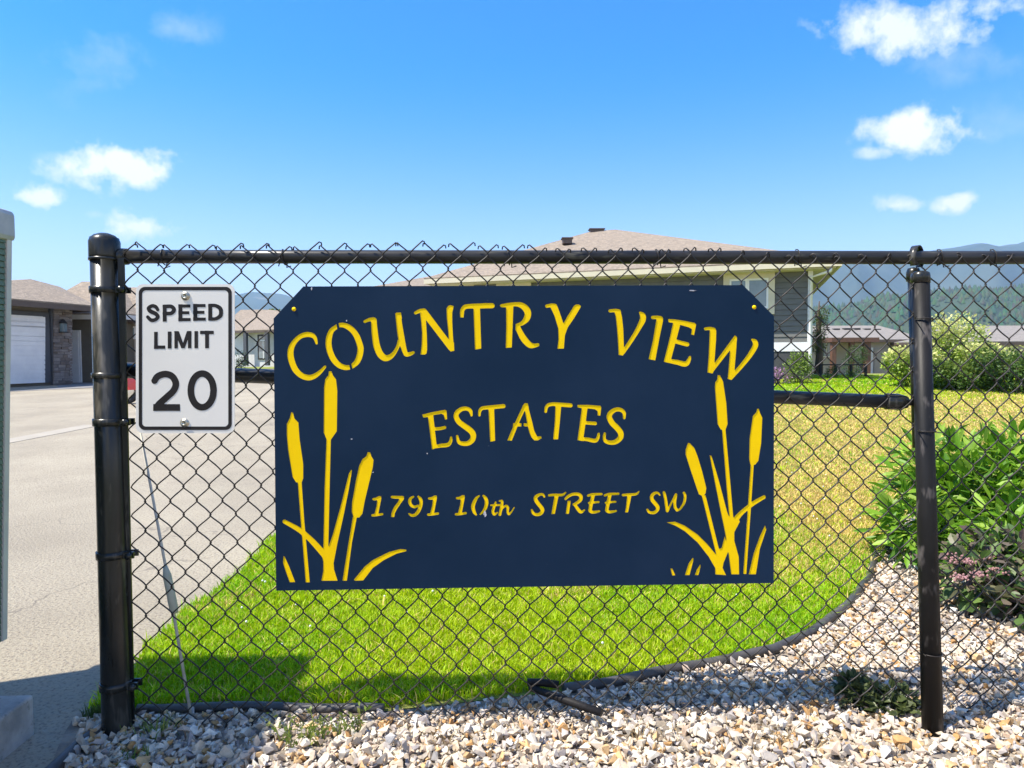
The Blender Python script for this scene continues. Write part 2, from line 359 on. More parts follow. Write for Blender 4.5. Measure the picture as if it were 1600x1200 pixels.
H = ridge('wooded_hill', [(1020,530),(1150,503),(1240,490),(1285,485),(1330,480),(1425,468),(1500,462),(1600,456),(1800,446),(2200,440),(2700,480),(3200,530)], 950, 620, -22, M['hill'], 8)
# conifers of the wooded hill, one mass
def forest():
    n = 16000; ny, nx, _ = H.shape
    jj = RNG.uniform(2, ny*.78, n); kk = RNG.uniform(0, nx-1.01, n)**1.0
    keep = (np.sin(kk*.31)+np.sin(jj*1.3+kk*.11)+RNG.normal(0, .7, n)) > -1.0; jj = jj[keep]; kk = kk[keep]; n = len(jj)
    j0 = jj.astype(int); k0 = kk.astype(int); fj = (jj-j0)[:, None]; fk = (kk-k0)[:, None]
    P = (H[j0, k0]*(1-fk)+H[j0, k0+1]*fk)*(1-fj)+(H[np.minimum(j0+1, ny-1), k0]*(1-fk)+H[np.minimum(j0+1, ny-1), k0+1]*fk)*fj
    hgt = RNG.uniform(3.5, 8.5, n); rad = hgt*RNG.uniform(.32, .5, n)
    k = 6; ang = np.arange(k)/k*2*np.pi+RNG.uniform(0, 6, (n, 1))
    ring = np.stack([P[:, 0:1]+np.cos(ang)*rad[:, None], P[:, 1:2]+np.sin(ang)*rad[:, None], np.repeat(P[:, 2:3], k, 1)], -1)
    tip = P.copy(); tip[:, 2] += hgt
    V = np.concatenate([ring, tip[:, None]], 1).reshape(-1, 3); b = (np.arange(n)*(k+1))[:, None]
    T = np.stack([b+np.arange(k), b+(np.arange(k)+1) % k, b+k+0*np.arange(k)], -1).reshape(-1, 3)
    tint = np.repeat(np.stack([RNG.uniform(.016, .05, n), RNG.uniform(.035, .085, n), RNG.uniform(.016, .035, n)], -1), k+1, 0)
    pr(link('forest', mesh_np('forest', V, T, smooth=True, mats=[M['conifer']], cols=tint)), 'dark conifer forest covering the low hill behind the grey roofed houses', 'forest', kind='stuff')
forest()

# ------------------------------------------------------------------ vegetation tools
LEAF = {}
def leaf_shape(kind):
    if kind == 'lance':
        pts = [(0,0,0),(.13,.30,.03),(0,.30,-.02),(-.13,.30,.03),(.12,.65,.01),(0,.65,-.04),(-.12,.65,.01),(0,1,-.12)]
        tris = [(0,1,2),(0,2,3),(1,4,5),(1,5,2),(2,5,6),(2,6,3),(4,7,5),(5,7,6)]
    elif kind == 'oval':
        pts = [(0,0,0),(.26,.25,.05),(0,.3,-.01),(-.26,.25,.05),(.30,.65,.03),(0,.65,-.03),(-.30,.65,.03),(0,1,-.08)]
        tris = [(0,1,2),(0,2,3),(1,4,5),(1,5,2),(2,5,6),(2,6,3),(4,7,5),(5,7,6)]
    else:
        pts = [(0,0,0),(.28,.5,.05),(-.28,.5,.05),(0,1,-.05)]; tris = [(0,1,3),(0,3,2)]
    return np.array(pts, float), np.array(tris, int)
def orient(n, out_dir, droop, spread):
    """rotation matrices with y axis along leaf direction"""
    d = out_dir+RNG.normal(0, spread, (n, 3)); d[:, 2] += droop; d /= np.linalg.norm(d, axis=1, keepdims=True)
    upr = np.array([0, 0, 1.0])+RNG.normal(0, .45, (n, 3)); x = np.cross(d, upr); x /= np.linalg.norm(x, axis=1, keepdims=True)+1e-9
    z = np.cross(x, d); return np.stack([x, d, z], -1)
def blob_points(blobs, n, shell=.55):
    w = np.array([b[3]*b[4]*b[5] for b in blobs])**(2/3.); w /= w.sum(); idx = RNG.choice(len(blobs), n, p=w)
    B = np.array(blobs)[idx]; v = RNG.normal(size=(n, 3)); v /= np.linalg.norm(v, axis=1, keepdims=True)
    r = shell+(1-shell)*RNG.random(n)**.7; r *= 1+.12*np.sin(v[:, 0]*7+B[:, 0]*9)*np.cos(v[:, 1]*6+v[:, 2]*5)
    P = B[:, :3]+v*B[:, 3:6]*r[:, None]; return P, v
def foliage(name, blobs, n, size, kind, cols, parent=None, gz=None, droop=.0, shell=.55, spread=.6, stuff=True, topcol=None, **kw):
    P, v = blob_points(blobs, n, shell)
    if gz is not None: ok = P[:, 2] > gz; P, v = P[ok], v[ok]
    n = len(P); base, tris = leaf_shape(kind); Rm = orient(n, v, droop, spread); s = size*RNG.uniform(.6, 1.2, n)
    V = np.einsum('nij,kj->nki', Rm, base)*s[:, None, None]+P[:, None, :]
    T = (tris[None]+(np.arange(n)*len(base))[:, None, None]).reshape(-1, 3)
    cols = np.array(cols); ci = RNG.choice(len(cols), n); C = cols[ci]*RNG.uniform(.75, 1.2, (n, 1))
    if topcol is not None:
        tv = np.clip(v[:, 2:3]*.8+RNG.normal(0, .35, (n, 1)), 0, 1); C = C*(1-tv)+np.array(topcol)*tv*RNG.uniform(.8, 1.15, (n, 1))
    off = np.array(worldloc(parent)) if parent is not None else np.array(blobs[0][:3])*np.array([1, 1, 0])
    me = mesh_np(name, V.reshape(-1, 3)-off, T, mats=[M['leaf']], cols=np.repeat(C, len(base), 0))
    o = link(name, me, parent, (0, 0, 0) if parent is not None else off)
    if parent is not None and stuff: o['kind'] = 'stuff'
    return pr(o, **kw)
def stems(root, base, blobs, n, r, m=None, name='stem'):
    mb = MB()
    for i in range(n):
        b = random.choice(blobs); tx = b[0]+random.uniform(-.6, .6)*b[3]; ty = b[1]+random.uniform(-.6, .6)*b[4]; tz = b[2]+random.uniform(-.2, .8)*b[5]
        s = Vector((base[0]+(tx-base[0])*.35+random.uniform(-.02, .02), base[1]+(ty-base[1])*.35, base[2])); e = Vector((tx, ty, tz))
        mid = s.lerp(e, .5)+Vector((0, 0, .05*(e-s).length)); mb.tube([s, mid, e], [r, r*.75, r*.4], 5)
    return mb.build(name, m or M['bark'], root)
def shrub(name, base, blobs, n, size, kind, cols, label, cat, nst=8, r=.008, topcol=None, group=None, shell=.5):
    root = empty(name, base, label, cat, group)
    foliage('foliage', blobs, n, size, kind, cols, root, gz=base[2]+.01, topcol=topcol, shell=shell)
    stems(root, base, blobs, nst, r); return root
def tree(name, base, h, crown, n, size, cols, label, cat='tree', group=None, cr=.2):
    root = empty(name, base, label, cat, group); b = Vector(base)
    mb = MB(); mb.tube([b, b+Vector((.05, 0, h*.3)), b+Vector((-.03, .03, h*.65)), b+Vector((0, 0, h*.9))], [cr, cr*.75, cr*.45, cr*.12], 8)
    for bl in crown:
        e = Vector(bl[:3]); s = b+Vector((0, 0, h*random.uniform(.25, .5))); mb.tube([s, s.lerp(e, .6)+Vector((0, 0, .1)), e], [cr*.35, cr*.22, cr*.08], 5)
    mb.build('trunk', M['bark'], root); foliage('crown', crown, n, size, 'quad', cols, root, shell=.35); return root

# ------------------------------------------------------------------ houses
def hip_roof(root, E, Rg, m, thick=.16, fasc=None, name='roof'):
    """E: four eave corners (front left, front right, back right, back left); Rg: two ridge points"""
    mb = MB(); dn = Vector((0, 0, -thick*.25))
    E = [Vector(e) for e in E]; Rg = [Vector(r) for r in Rg]
    top = E+Rg; n = len(top)
    mb.add(top, [(0,1,5,4),(1,2,5),(2,3,4,5),(3,0,4)])
    mb.add([e for e in E]+[e+dn for e in E], [(0,4,5,1),(1,5,6,2),(2,6,7,3),(3,7,4,0),(4,7,6,5)])
    rf = mb.build(name, m, root)
    mf = MB(); cen = sum(E, Vector())/4
    for i in range(4):
        a_, b_ = E[i]+dn*1.05, E[(i+1) % 4]+dn*1.05; ia, ib = a_.lerp(cen, .012)+dn*.0, b_.lerp(cen, .012)
        ia.z = a_.z; ib.z = b_.z; d = Vector((0, 0, -thick)); mf.hexa([a_+d, b_+d, ib+d, ia+d, a_, b_, ib, ia])
    mf.build('gutter', fasc or M['white'], root)
    return rf
def wall_quad(mb, a, b, z0, z1, t, inward):
    a = Vector((a[0], a[1], 0)); b = Vector((b[0], b[1], 0)); i = inward*t
    mb.hexa([Vector((p.x, p.y, z)) for z in (z0, z1) for p in (a, b, b+i, a+i)])

# --- main grey house right of the sign
def px_at_z(px, z, depth):  # point on the vertical of image column px at a depth
    p = at(px, 560, depth); return Vector((p.x, p.y, z))
EA = at(662, 434, 21.2); EB = at(1316, 405, 17.3)
eave_z = (EA.z+EB.z)/2
EA.z = EB.z = eave_z
u = (EB-EA).normalized(); v = Vector((-u.y, u.x, 0)); Lh = (EB-EA).length
EC = EB+v*13.0; ED = EA+v*13.0
R1 = at(925, 361, 26.3); R2 = at(962, 362, 26.0); R2.z = R1.z
hroot = empty('grey_house', EA+v*1+Vector((0, 0, -3.2)), 'grey lap sided bungalow with brown hip roof standing behind the navy sign', 'house')
mroof = hip_roof(hroot, [EA, EB, EC, ED], [R1, R2], M['roof'], thick=.14, fasc=M['trim'])
gz = .5; W0 = EA+u*1.3+v*.62; W1 = EB-u*.66+v*.62
zt = eave_z-.2; zfl = 1.17+(556-551)/1067*18.5; zband = 1.17+(556-537)/1067*18.6
def hp(s, d, z): p = W0+u*s-v*d; return Vector((p.x, p.y, z))
WL = (W1-W0).length
core = MB(); core.hexa([hp(0,0,gz-.6),hp(WL,0,gz-.6),hp(WL,-11.6,gz-.6),hp(0,-11.6,gz-.6),hp(0,0,zt),hp(WL,0,zt),hp(WL,-11.6,zt),hp(0,-11.6,zt)])
core.build('wall', M['hwall'], hroot)
f_ = MB(); f_.hexa([hp(-.02,.03,gz-.6),hp(WL+.02,.03,gz-.6),hp(WL+.02,.002,gz-.6),hp(-.02,.002,gz-.6),hp(-.02,.03,zfl),hp(WL+.02,.03,zfl),hp(WL+.02,.002,zfl),hp(-.02,.002,zfl)])
f_.build('foundation', M['hfound'], hroot)
f_ = MB(); f_.hexa([hp(-.03,.05,zfl+.002),hp(WL+.03,.05,zfl+.002),hp(WL+.03,.002,zfl+.002),hp(-.03,.002,zfl+.002),hp(-.03,.05,zband),hp(WL+.03,.05,zband),hp(WL+.03,.002,zband),hp(-.03,.002,zband)])
f_.build('skirt_board', M['white'], hroot)
nb = 13; bh = (zt-zband)/nb
for i in range(nb):
    z0 = zband+.002+i*bh; z1 = z0+bh-.006; mb = MB()
    mb.hexa([hp(.0,.042,z0),hp(WL-.02,.042,z0),hp(WL-.02,.004,z0),hp(.0,.004,z0),hp(.0,.02,z1),hp(WL-.02,.02,z1),hp(WL-.02,.004,z1),hp(.0,.004,z1)])
    mb.build('siding_board', M['hwall'], hroot)
def s_of(px):  # distance along the wall seen in image column px
    d = at(px, 500, 1)-CAM; n = v; t = (W0-CAM).dot(n)/d.dot(n); return ((CAM+d*t)-W0).dot(u)
def zof(px, py):
    d = at(px, py, 1)-CAM; t = (W0-CAM).dot(v)/d.dot(v); return (CAM+d*t).z
def hbox(name, s0, s1, z0, z1, d0, d1, m, root):
    mb = MB(); mb.hexa([hp(s0,d1,z0),hp(s1,d1,z0),hp(s1,d0,z0),hp(s0,d0,z0),hp(s0,d1,z1),hp(s1,d1,z1),hp(s1,d0,z1),hp(s0,d0,z1)]); return mb.build(name, m, root)
def window(pxa, pxb, pya, pyb, root, mull=(.5,), cw=.16, trimmat='trim', ref=1160):
    s0, s1 = s_of(pxa), s_of(pxb); z1, z0 = zof(ref, pya), zof(ref, pyb)
    fr = MB()
    for (a0, a1, b0, b1) in ((s0, s1, z1-cw, z1), (s0, s1, z0, z0+cw), (s0, s0+cw, z0+cw+.001, z1-cw-.001), (s1-cw, s1, z0+cw+.001, z1-cw-.001)):
        fr.hexa([hp(a0,.085,b0),hp(a1,.085,b0),hp(a1,.045,b0),hp(a0,.045,b0),hp(a0,.085,b1),hp(a1,.085,b1),hp(a1,.045,b1),hp(a0,.045,b1)])
    w = fr.build('window', M[trimmat], root)
    cuts = [s0+cw]+[s0+(s1-s0)*k for k in mull]+[s1-cw]
    for i in range(len(cuts)-1):
        hbox('pane', cuts[i]+.03, cuts[i+1]-.03, z0+cw+.03, z1-cw-.03, .048, .056, M['glass'], w)
        fm = MB()
        for (a0, a1, b0, b1) in ((cuts[i], cuts[i+1], z1-cw-.05, z1-cw), (cuts[i], cuts[i+1], z0+cw, z0+cw+.05), (cuts[i]+.0005, cuts[i]+.05, z0+cw+.051, z1-cw-.051), (cuts[i+1]-.05, cuts[i+1]-.0005, z0+cw+.051, z1-cw-.051)):
            fm.hexa([hp(a0,.075,b0),hp(a1,.075,b0),hp(a1,.044,b0),hp(a0,.044,b0),hp(a0,.075,b1),hp(a1,.075,b1),hp(a1,.044,b1),hp(a0,.044,b1)])
        fm.build('sash', M['white'], w)
    return w
window(1130, 1210, 427, 492, hroot, (.47,))
window(777, 831, 440, 505, hroot, (.5,), ref=800)
hbox('corner_board', WL-.09, WL+.03, zband+.002, zt, .0, .055, M['white'], hroot)
hbox('corner_board', -.03, .14, zband+.002, zt, .0, .055, M['trim'], hroot)
dp = MB(); A_ = EB-u*.25+v*.1+Vector((0,0,-.22)); B_ = hp(WL-.02, .11, zt-.18)
dp.tube([A_, A_+Vector((0,0,-.06)), B_, Vector((B_.x, B_.y, 1.2)), hp(WL-.02, .11, gz+.1)], .045, 8); dp.build('downspout', M['white'], hroot)
sf = MB(); sf.hexa([EA+Vector((0,0,-.21))+v*.12+u*.12,EB+Vector((0,0,-.21))+v*.12-u*.12,EC+Vector((0,0,-.21))-v*.12-u*.12,ED+Vector((0,0,-.21))-v*.12+u*.12,EA+Vector((0,0,-.17))+v*.12+u*.12,EB+Vector((0,0,-.17))+v*.12-u*.12,EC+Vector((0,0,-.17))-v*.12-u*.12,ED+Vector((0,0,-.17))-v*.12+u*.12])
sf.build('soffit', M['trim'], hroot)
for (px_, py_, dd, w_) in ((886, 376, 24.0, .16), (932, 361.5, 26.2, .26), (905, 372, 24.9, .02)):
    if w_ < .1: continue
    p = at(px_, py_, dd); mb = MB(); mb.box((p.x-w_, p.y-.18, p.z-.12), (p.x+w_, p.y+.18, p.z+.05)); mb.box((p.x-w_-.04, p.y-.22, p.z+.051), (p.x+w_+.04, p.y+.22, p.z+.085)); mb.build('roof_vent', M['fascia'], hroot)

# --- generic hip house by image columns
def far_house(name, label, pxl, pxr, dep, eave_py, ridge_py, rl, rr, wallm, roofm, base_z, depth_back=9, fasc=None, over=.5, deprt=None, group=None, rdep=None):
    dr = deprt or dep
    A = at(pxl, eave_py, dep); B = at(pxr, eave_py, dr); ez = A.z; B.z = ez
    uu = (B-A).normalized(); vv_ = Vector((-uu.y, uu.x, 0)); C = B+vv_*depth_back; D = A+vv_*depth_back
    mid = dep+depth_back/2
    r1 = at(rl, ridge_py, rdep[0] if rdep else mid); r2 = at(rr, ridge_py, rdep[1] if rdep else mid); r2.z = r1.z
    root = empty(name, Vector((A.x, A.y, base_z)), label, 'house', group)
    hip_roof(root, [A, B, C, D], [r1, r2], roofm, fasc=fasc or M['fascia'])
    P = [A+uu*over+vv_*over, B-uu*over+vv_*over, C-uu*over-vv_*over, D+uu*over-vv_*over]
    mb = MB(); mb.hexa([Vector((p.x, p.y, base_z-.3)) for p in P]+[Vector((p.x, p.y, ez-.1)) for p in P]); mb.build('wall', wallm, root)
    def face_box(nm, px0, px1, py0, py1, m, d0=.002, d1=.05, parent=None):
        def pt(px, py):
            d = ray(px, py); t = (P[0]-CAM).dot(vv_)/d.dot(vv_); return CAM+d*t
        a_, b_ = pt(px0, py1), pt(px1, py1); c_ = pt((px0+px1)/2, py0)
        z0, z1 = a_.z, c_.z; mb = MB()
        a_.z = b_.z = 0
        q = [a_-vv_*d1, b_-vv_*d1, b_-vv_*d0, a_-vv_*d0]
        mb.hexa([Vector((p.x, p.y, z0)) for p in q]+[Vector((p.x, p.y, z1)) for p in q]); return mb.build(nm, m, parent or root)
    return root, face_box, (A, B, uu, vv_, ez, P)

# garage at left
ga, fb, gi = far_house('garage_house', 'brown roofed garage wing with white overhead door and stone pier at left', -140, 149, 17.1, 453, 436, 48, 93, M['olive'], M['roof'], .33, 9, over=.6, deprt=22.5, rdep=(23, 25.5))
A, B, uu, vv_, ez, P = gi
fb('door_frame', -70, 78, 484, 604, M['jamb'], .002, .06)
gd = fb('garage_door', -60, 67.5, 491, 603, M['white'], .061, .075)
for i in range(14):
    y0 = 491.6+i*8.0; fb('door_panel', -59.8, 67.2, y0, y0+7.5, M['white'], .076, .088, gd)
# stone pier: irregular ledge stones
pier = MB(); x0, x1 = 78.5, 107.5
core = fb('pier_core', x0+.6, x1-.6, 478, 605, M['jamb'], .002, .10)
def facept(px, py, d):
    dd = ray(px, py); t = (P[0]-CAM).dot(vv_)/dd.dot(vv_); q = CAM+dd*t; return q-vv_*d
SM = [mat('ledge_stone_grey', (.12,.105,.10), .85, (.19,.165,.15), 6, bump=.4), mat('ledge_stone_brown', (.17,.13,.105), .85, (.10,.085,.08), 6, bump=.4), mat('ledge_stone_pale', (.25,.22,.20), .85, (.17,.15,.14), 6, bump=.4)]
mbs = [MB(), MB(), MB()]; yy = 478.
while yy < 604:
    hh = random.uniform(3.0, 5.6); xx = x0
    while xx < x1-1:
        ww = random.uniform(6, 15); xe = min(xx+ww, x1); d1 = random.uniform(.12, .17)
        a_, b_ = facept(xx+.15, yy+hh-.3, 0), facept(xe-.15, yy+hh-.3, 0); zt_ = facept(xx, yy+.2, 0).z
        q = [a_-vv_*d1, b_-vv_*d1, b_-vv_*.101, a_-vv_*.101]
        random.choice(mbs).hexa([Vector((p.x, p.y, a_.z)) for p in q]+[Vector((p.x, p.y, zt_)) for p in q]); xx = xe
    yy += hh
for i, m_ in enumerate(mbs): m_.build('pier_stones', SM[i], core, kind='stuff')
lp = facept(91, 512, .2); lt = empty('wall_lantern', lp, 'black wall lantern mounted on the stone pier of the garage', 'lantern')
mb = MB(); mb.box((lp.x-.07, lp.y-.07, lp.z-.13), (lp.x+.07, lp.y+.07, lp.z+.13)); mb.box((lp.x-.03, lp.y+.07, lp.z-.06), (lp.x+.03, lp.y+.1, lp.z+.12)); mb.build('lamp_glass', M['glass'], lt)
mb = MB(); mb.lathe((lp.x, lp.y, lp.z+.131), (0,0,1), [(.13, 0), (.11, .03), (.04, .12), (.001, .14)], 10); mb.build('lamp_cap', M['dark'], lt)
mb = MB(); mb.box((lp.x-.09, lp.y-.09, lp.z-.16), (lp.x+.09, lp.y+.09, lp.z-.131)); mb.build('lamp_base', M['dark'], lt)
# set back section with white door
sb, fb2, gi2 = far_house('set_back_house', 'set back olive house wing with white side door and pale gutter', 40, 192, 23.2, 490, 440, 128, 160, M['olive'], M['roof'], .33, 4.5, fasc=M['pale'], over=.3)
dfr = fb2('door', 107, 129, 516, 601, M['white'], .002, .06); fb2('door_leaf', 109.5, 126.5, 519, 601, M['white'], .061, .075, dfr)
# taupe house right of the post
tb, fb3, gi3 = far_house('taupe_house', 'taupe walled house with brown roof seen between gate post and speed sign', 150, 262, 24, 497, 449, 176, 215, M['taupe'], M['roof'], .35, 5, fasc=M['fascia'], over=.4)
fb3('corner_board', 188, 196.5, 503, 602, M['trim'], .002, .05); w = fb3('window', 200.5, 214, 510, 530, M['white'], .002, .06); fb3('pane', 203, 211, 512.5, 527.5, M['glass'], .061, .07, w)
# white bungalow
wb, fb4, gi4 = far_house('white_bungalow', 'white walled bungalow with brown roof and dark posts left of navy sign', 338, 640, 50, 517, 484, 376, 420, M['pale'], M['roof'], .45, 10, fasc=M['fascia'], over=.6, deprt=43)
w = fb4('window', 404, 422, 523, 562, M['dark'], .002, .07)
for (a_, b_, c_, d_) in ((406, 412.5, 533, 559.5), (413.5, 420, 533, 559.5), (406, 420, 525.5, 530.5)): fb4('pane', a_, b_, c_, d_, M['glass'], .071, .08, w)
fb4('sash', 412.5, 413.5, 531, 560, M['white'], .071, .09, w); fb4('sash', 405.5, 420.5, 530.7, 532.7, M['white'], .071, .09, w)
for px_ in (393, 426.5): fb4('post', px_-2.3, px_+2.3, 517, 571, M['jamb'], .4, .6)
for (px_) in (372, 378): fb4('wall_light', px_-.8, px_+.8, 563, 566, M['dark'], .002, .12)
pr(sheet('verge_lawn', np.linspace(-26, -12, 15), np.linspace(40.5, 47, 8), .01, M['soil']), kind='structure')
# grey roofed houses beyond the lawn
ha, fa, gia = far_house('grey_roof_house', 'long bungalow with light grey roof and timber porch beyond the lawn', 1180, 1452, 45, 531, 509, 1268, 1372, M['greywall'], M['roofg'], -.42, 10, over=.5)
A, B, uu, vv_, ez, P = gia
w = fa('window', 1279, 1302, 534, 558, M['white'], .002, .05); fa('pane', 1280.5, 1290, 535.5, 556.5, M['glass'], .051, .06, w); fa('pane', 1291, 1300.5, 535.5, 556.5, M['glass'], .051, .06, w)
fa('door', 1350, 1363, 543, 585, M['white'], .002, .05); fa('wall_panel', 1365, 1384, 545, 585, M['taupe'], .002, .05); fa('vent_louvre', 1398, 1408, 540, 547, M['fascia'], .002, .05)
mb = MB()
def fpt(px, py, d):
    dd = ray(px, py); t = (P[0]-CAM).dot(vv_)/dd.dot(vv_); q = CAM+dd*t; return q-vv_*d
for (x_, w_) in ((1277, .14), (1304, .14), (1324, .14), (1328, .14)):
    q = fpt(x_, 600, 2.2); t = fpt(x_, 531, 2.2); mb.box((q.x-w_, q.y-w_, -.45), (q.x+w_, q.y+w_, t.z))
a_, b_ = fpt(1272, 531, 2.25), fpt(1342, 531, 2.25); z_ = fpt(1300, 529, 2.25).z
mb.hexa([Vector((p.x, p.y, zz)) for zz in (z_-.28, z_) for p in (a_-vv_*.3, b_-vv_*.3, b_+vv_*2.1, a_+vv_*2.1)])
mb.build('porch', M['timber'], ha)
for k in range(6):
    p = at(1290+k*16, 512+abs(k-2.5)*.6, 48.5); mb = MB(); mb.box((p.x-.2, p.y-.2, p.z-.3), (p.x+.2, p.y+.2, p.z-.02)); mb.build('roof_vent', M['dark'], ha)
hb_, fb5, gi5 = far_house('far_right_house', 'bungalow with grey roof and pale window behind yellow green bushes at right edge', 1425, 1790, 43, 534, 509, 1505, 1680, M['greywall'], M['roofg'], -.35, 10, over=.5)
w = fb5('window', 1564, 1612, 539, 557, M['jamb'], .002, .06); fb5('pane', 1566.5, 1609, 541, 555, M['pale'], .061, .07, w)
lr, _, _ = far_house('low_porch_roof_house', 'low grey roofed porch wing standing in front of far right house', 1500, 1760, 39, 533.5, 521, 1520, 1740, M['greywall'], M['roofg'], -.3, 3.4, over=.4)
nb_, _, _ = far_house('left_neighbour_house', 'brown roofed house whose roof corner peeks left of the grey bungalow', 585, 790, 33, 447, 430, 680, 730, M['taupe'], M['roof'], .5, 10, fasc=M['pale'], over=.5)

# trees and shrubs behind
def gpt(px, dep):
    p = at(px, 560, dep); return Vector((p.x, p.y, float(g(p.x, p.y))))
GREENS = [(.07,.13,.02),(.10,.17,.03),(.05,.10,.015)]
b = gpt(1279, 30); tree('slender_tree', b, 3.6, [(b.x, b.y, 2.4, .42, .42, .75), (b.x-.15, b.y, 1.7, .5, .5, .55), (b.x+.15, b.y, 2.9, .25, .3, .35)], 1500, .10, [(.06,.09,.02),(.08,.12,.03)], 'small dark green tree rising beside the corner of grey bungalow')
b = gpt(427, 66); tree('yellow_green_tree', b, 5.6, [(b.x, b.y, 4.7, 1.5, 1.3, 1.0), (b.x+1.2, b.y, 4.8, 1.2, 1.2, .9)], 1800, .25, [(.22,.26,.03),(.16,.22,.02)], 'yellow green tree crown behind the white bungalow roof')
b = gpt(374, 44); shrub('round_shrub', b, [(b.x, b.y, b.z+.6, .5, .5, .6), (b.x+.25, b.y-.2, b.z+.35, .45, .4, .4)], 900, .09, 'quad', [(.03,.07,.02),(.05,.09,.03)], 'round dark shrub in front of the white bungalow wall', 'shrub')
b = gpt(1247, 16.6); shrub('light_green_shrub', b, [(b.x, b.y, b.z+.30, .36, .3, .34), (b.x+.12, b.y, b.z+.5, .22, .2, .28), (b.x-.1, b.y, b.z+.55, .12, .12, .25)], 1500, .055, 'oval', [(.15,.24,.03),(.20,.30,.05)], 'light green shrub against the grey bungalow foundation', 'shrub')
b = gpt(1219, 16.4); shrub('lilac_bush', b, [(b.x, b.y, b.z+.18, .26, .2, .2), (b.x-.2, b.y, b.z+.25, .25, .2, .2)], 900, .045, 'oval', [(.42,.22,.42),(.5,.3,.5),(.12,.16,.05)], 'low bush with lilac flowers by the foundation of the grey bungalow', 'shrub')
b = gpt(1339, 36); shrub('clipped_dark_shrub', b, [(b.x, b.y, b.z+1.25, .55, .5, .5), (b.x-.3, b.y-.2, b.z+.7, .6, .5, .6)], 1500, .09, 'quad', [(.05,.10,.02),(.07,.13,.03)], 'rounded dark green shrub beside the far timber porch', 'shrub')
b = gpt(1300, 19); shrub('small_spiky_shrub', b, [(b.x, b.y, b.z+.12, .16, .14, .22)], 500, .05, 'quad', [(.10,.15,.02)], 'small pointed shrub at the crest of the lawn below the timber porch', 'shrub', group=None)
b = gpt(1330, 19.2); shrub('tiny_round_shrub', b, [(b.x, b.y, b.z+.08, .1, .1, .1)], 300, .04, 'quad', [(.10,.17,.02)], 'tiny round shrub at the lawn crest left of dark post', 'shrub')
# low dark picket rail on the crest
rl = empty('garden_rail', gpt(1320, 20), 'thin dark garden railing along the far edge of the lawn', 'railing')
for px_ in (1282, 1306, 1330, 1353): 
    p = gpt(px_, 20); mb = MB(); mb.box((p.x-.03, p.y-.03, p.z-.05), (p.x+.03, p.y+.03, p.z+.36)); mb.build('post', M['dark'], rl)
p, q = gpt(1282, 20), gpt(1353, 20); mb = MB(); mb.tube([p+Vector((0,0,.37)), q+Vector((0,0,.37))], .02, 6); mb.build('rail', M['dark'], rl)
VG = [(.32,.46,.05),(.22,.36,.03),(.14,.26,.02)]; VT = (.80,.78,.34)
def bush(px, dep, w, h, label, n, d=.7, cols=VG, top=VT):
    b = gpt(px, dep); bl = [(b.x, b.y, b.z+h*.5, w, d, h*.5)]
    for k in range(5): bl.append((b.x+random.uniform(-.8, .8)*w, b.y+random.uniform(-.3, .3)*d, b.z+h*random.uniform(.35, .8), w*.45, d*.5, h*.28))
    return shrub('variegated_bush', b, bl, n, .075, 'oval', cols, label, 'bush', 14, .012, topcol=top, group='variegated bushes along the lawn')
bush(1432, 15.5, .62, 1.05, 'cream and green variegated bush leftmost, partly behind the right fence post', 3600)
bush(1487, 16.0, .80, 1.72, 'tallest cream and green variegated bush, just right of the right fence post', 5200)
bush(1545, 15.2, .62, 1.0, 'lower variegated bush right of the tallest one, in front of porch wing', 4200)
bush(1583, 14.2, .62, .9, 'darker green bush at the right edge of picture', 3600, cols=[(.05,.11,.02),(.08,.15,.03)], top=(.12,.2,.04))
bush(1500, 14.8, .75, .62, 'low broad green bush in front of the tallest variegated one', 3200, cols=[(.05,.12,.015),(.09,.17,.03)], top=(.22,.3,.06))
bush(1660, 15, .9, 1.2, 'variegated bush just beyond the right picture edge', 2500)

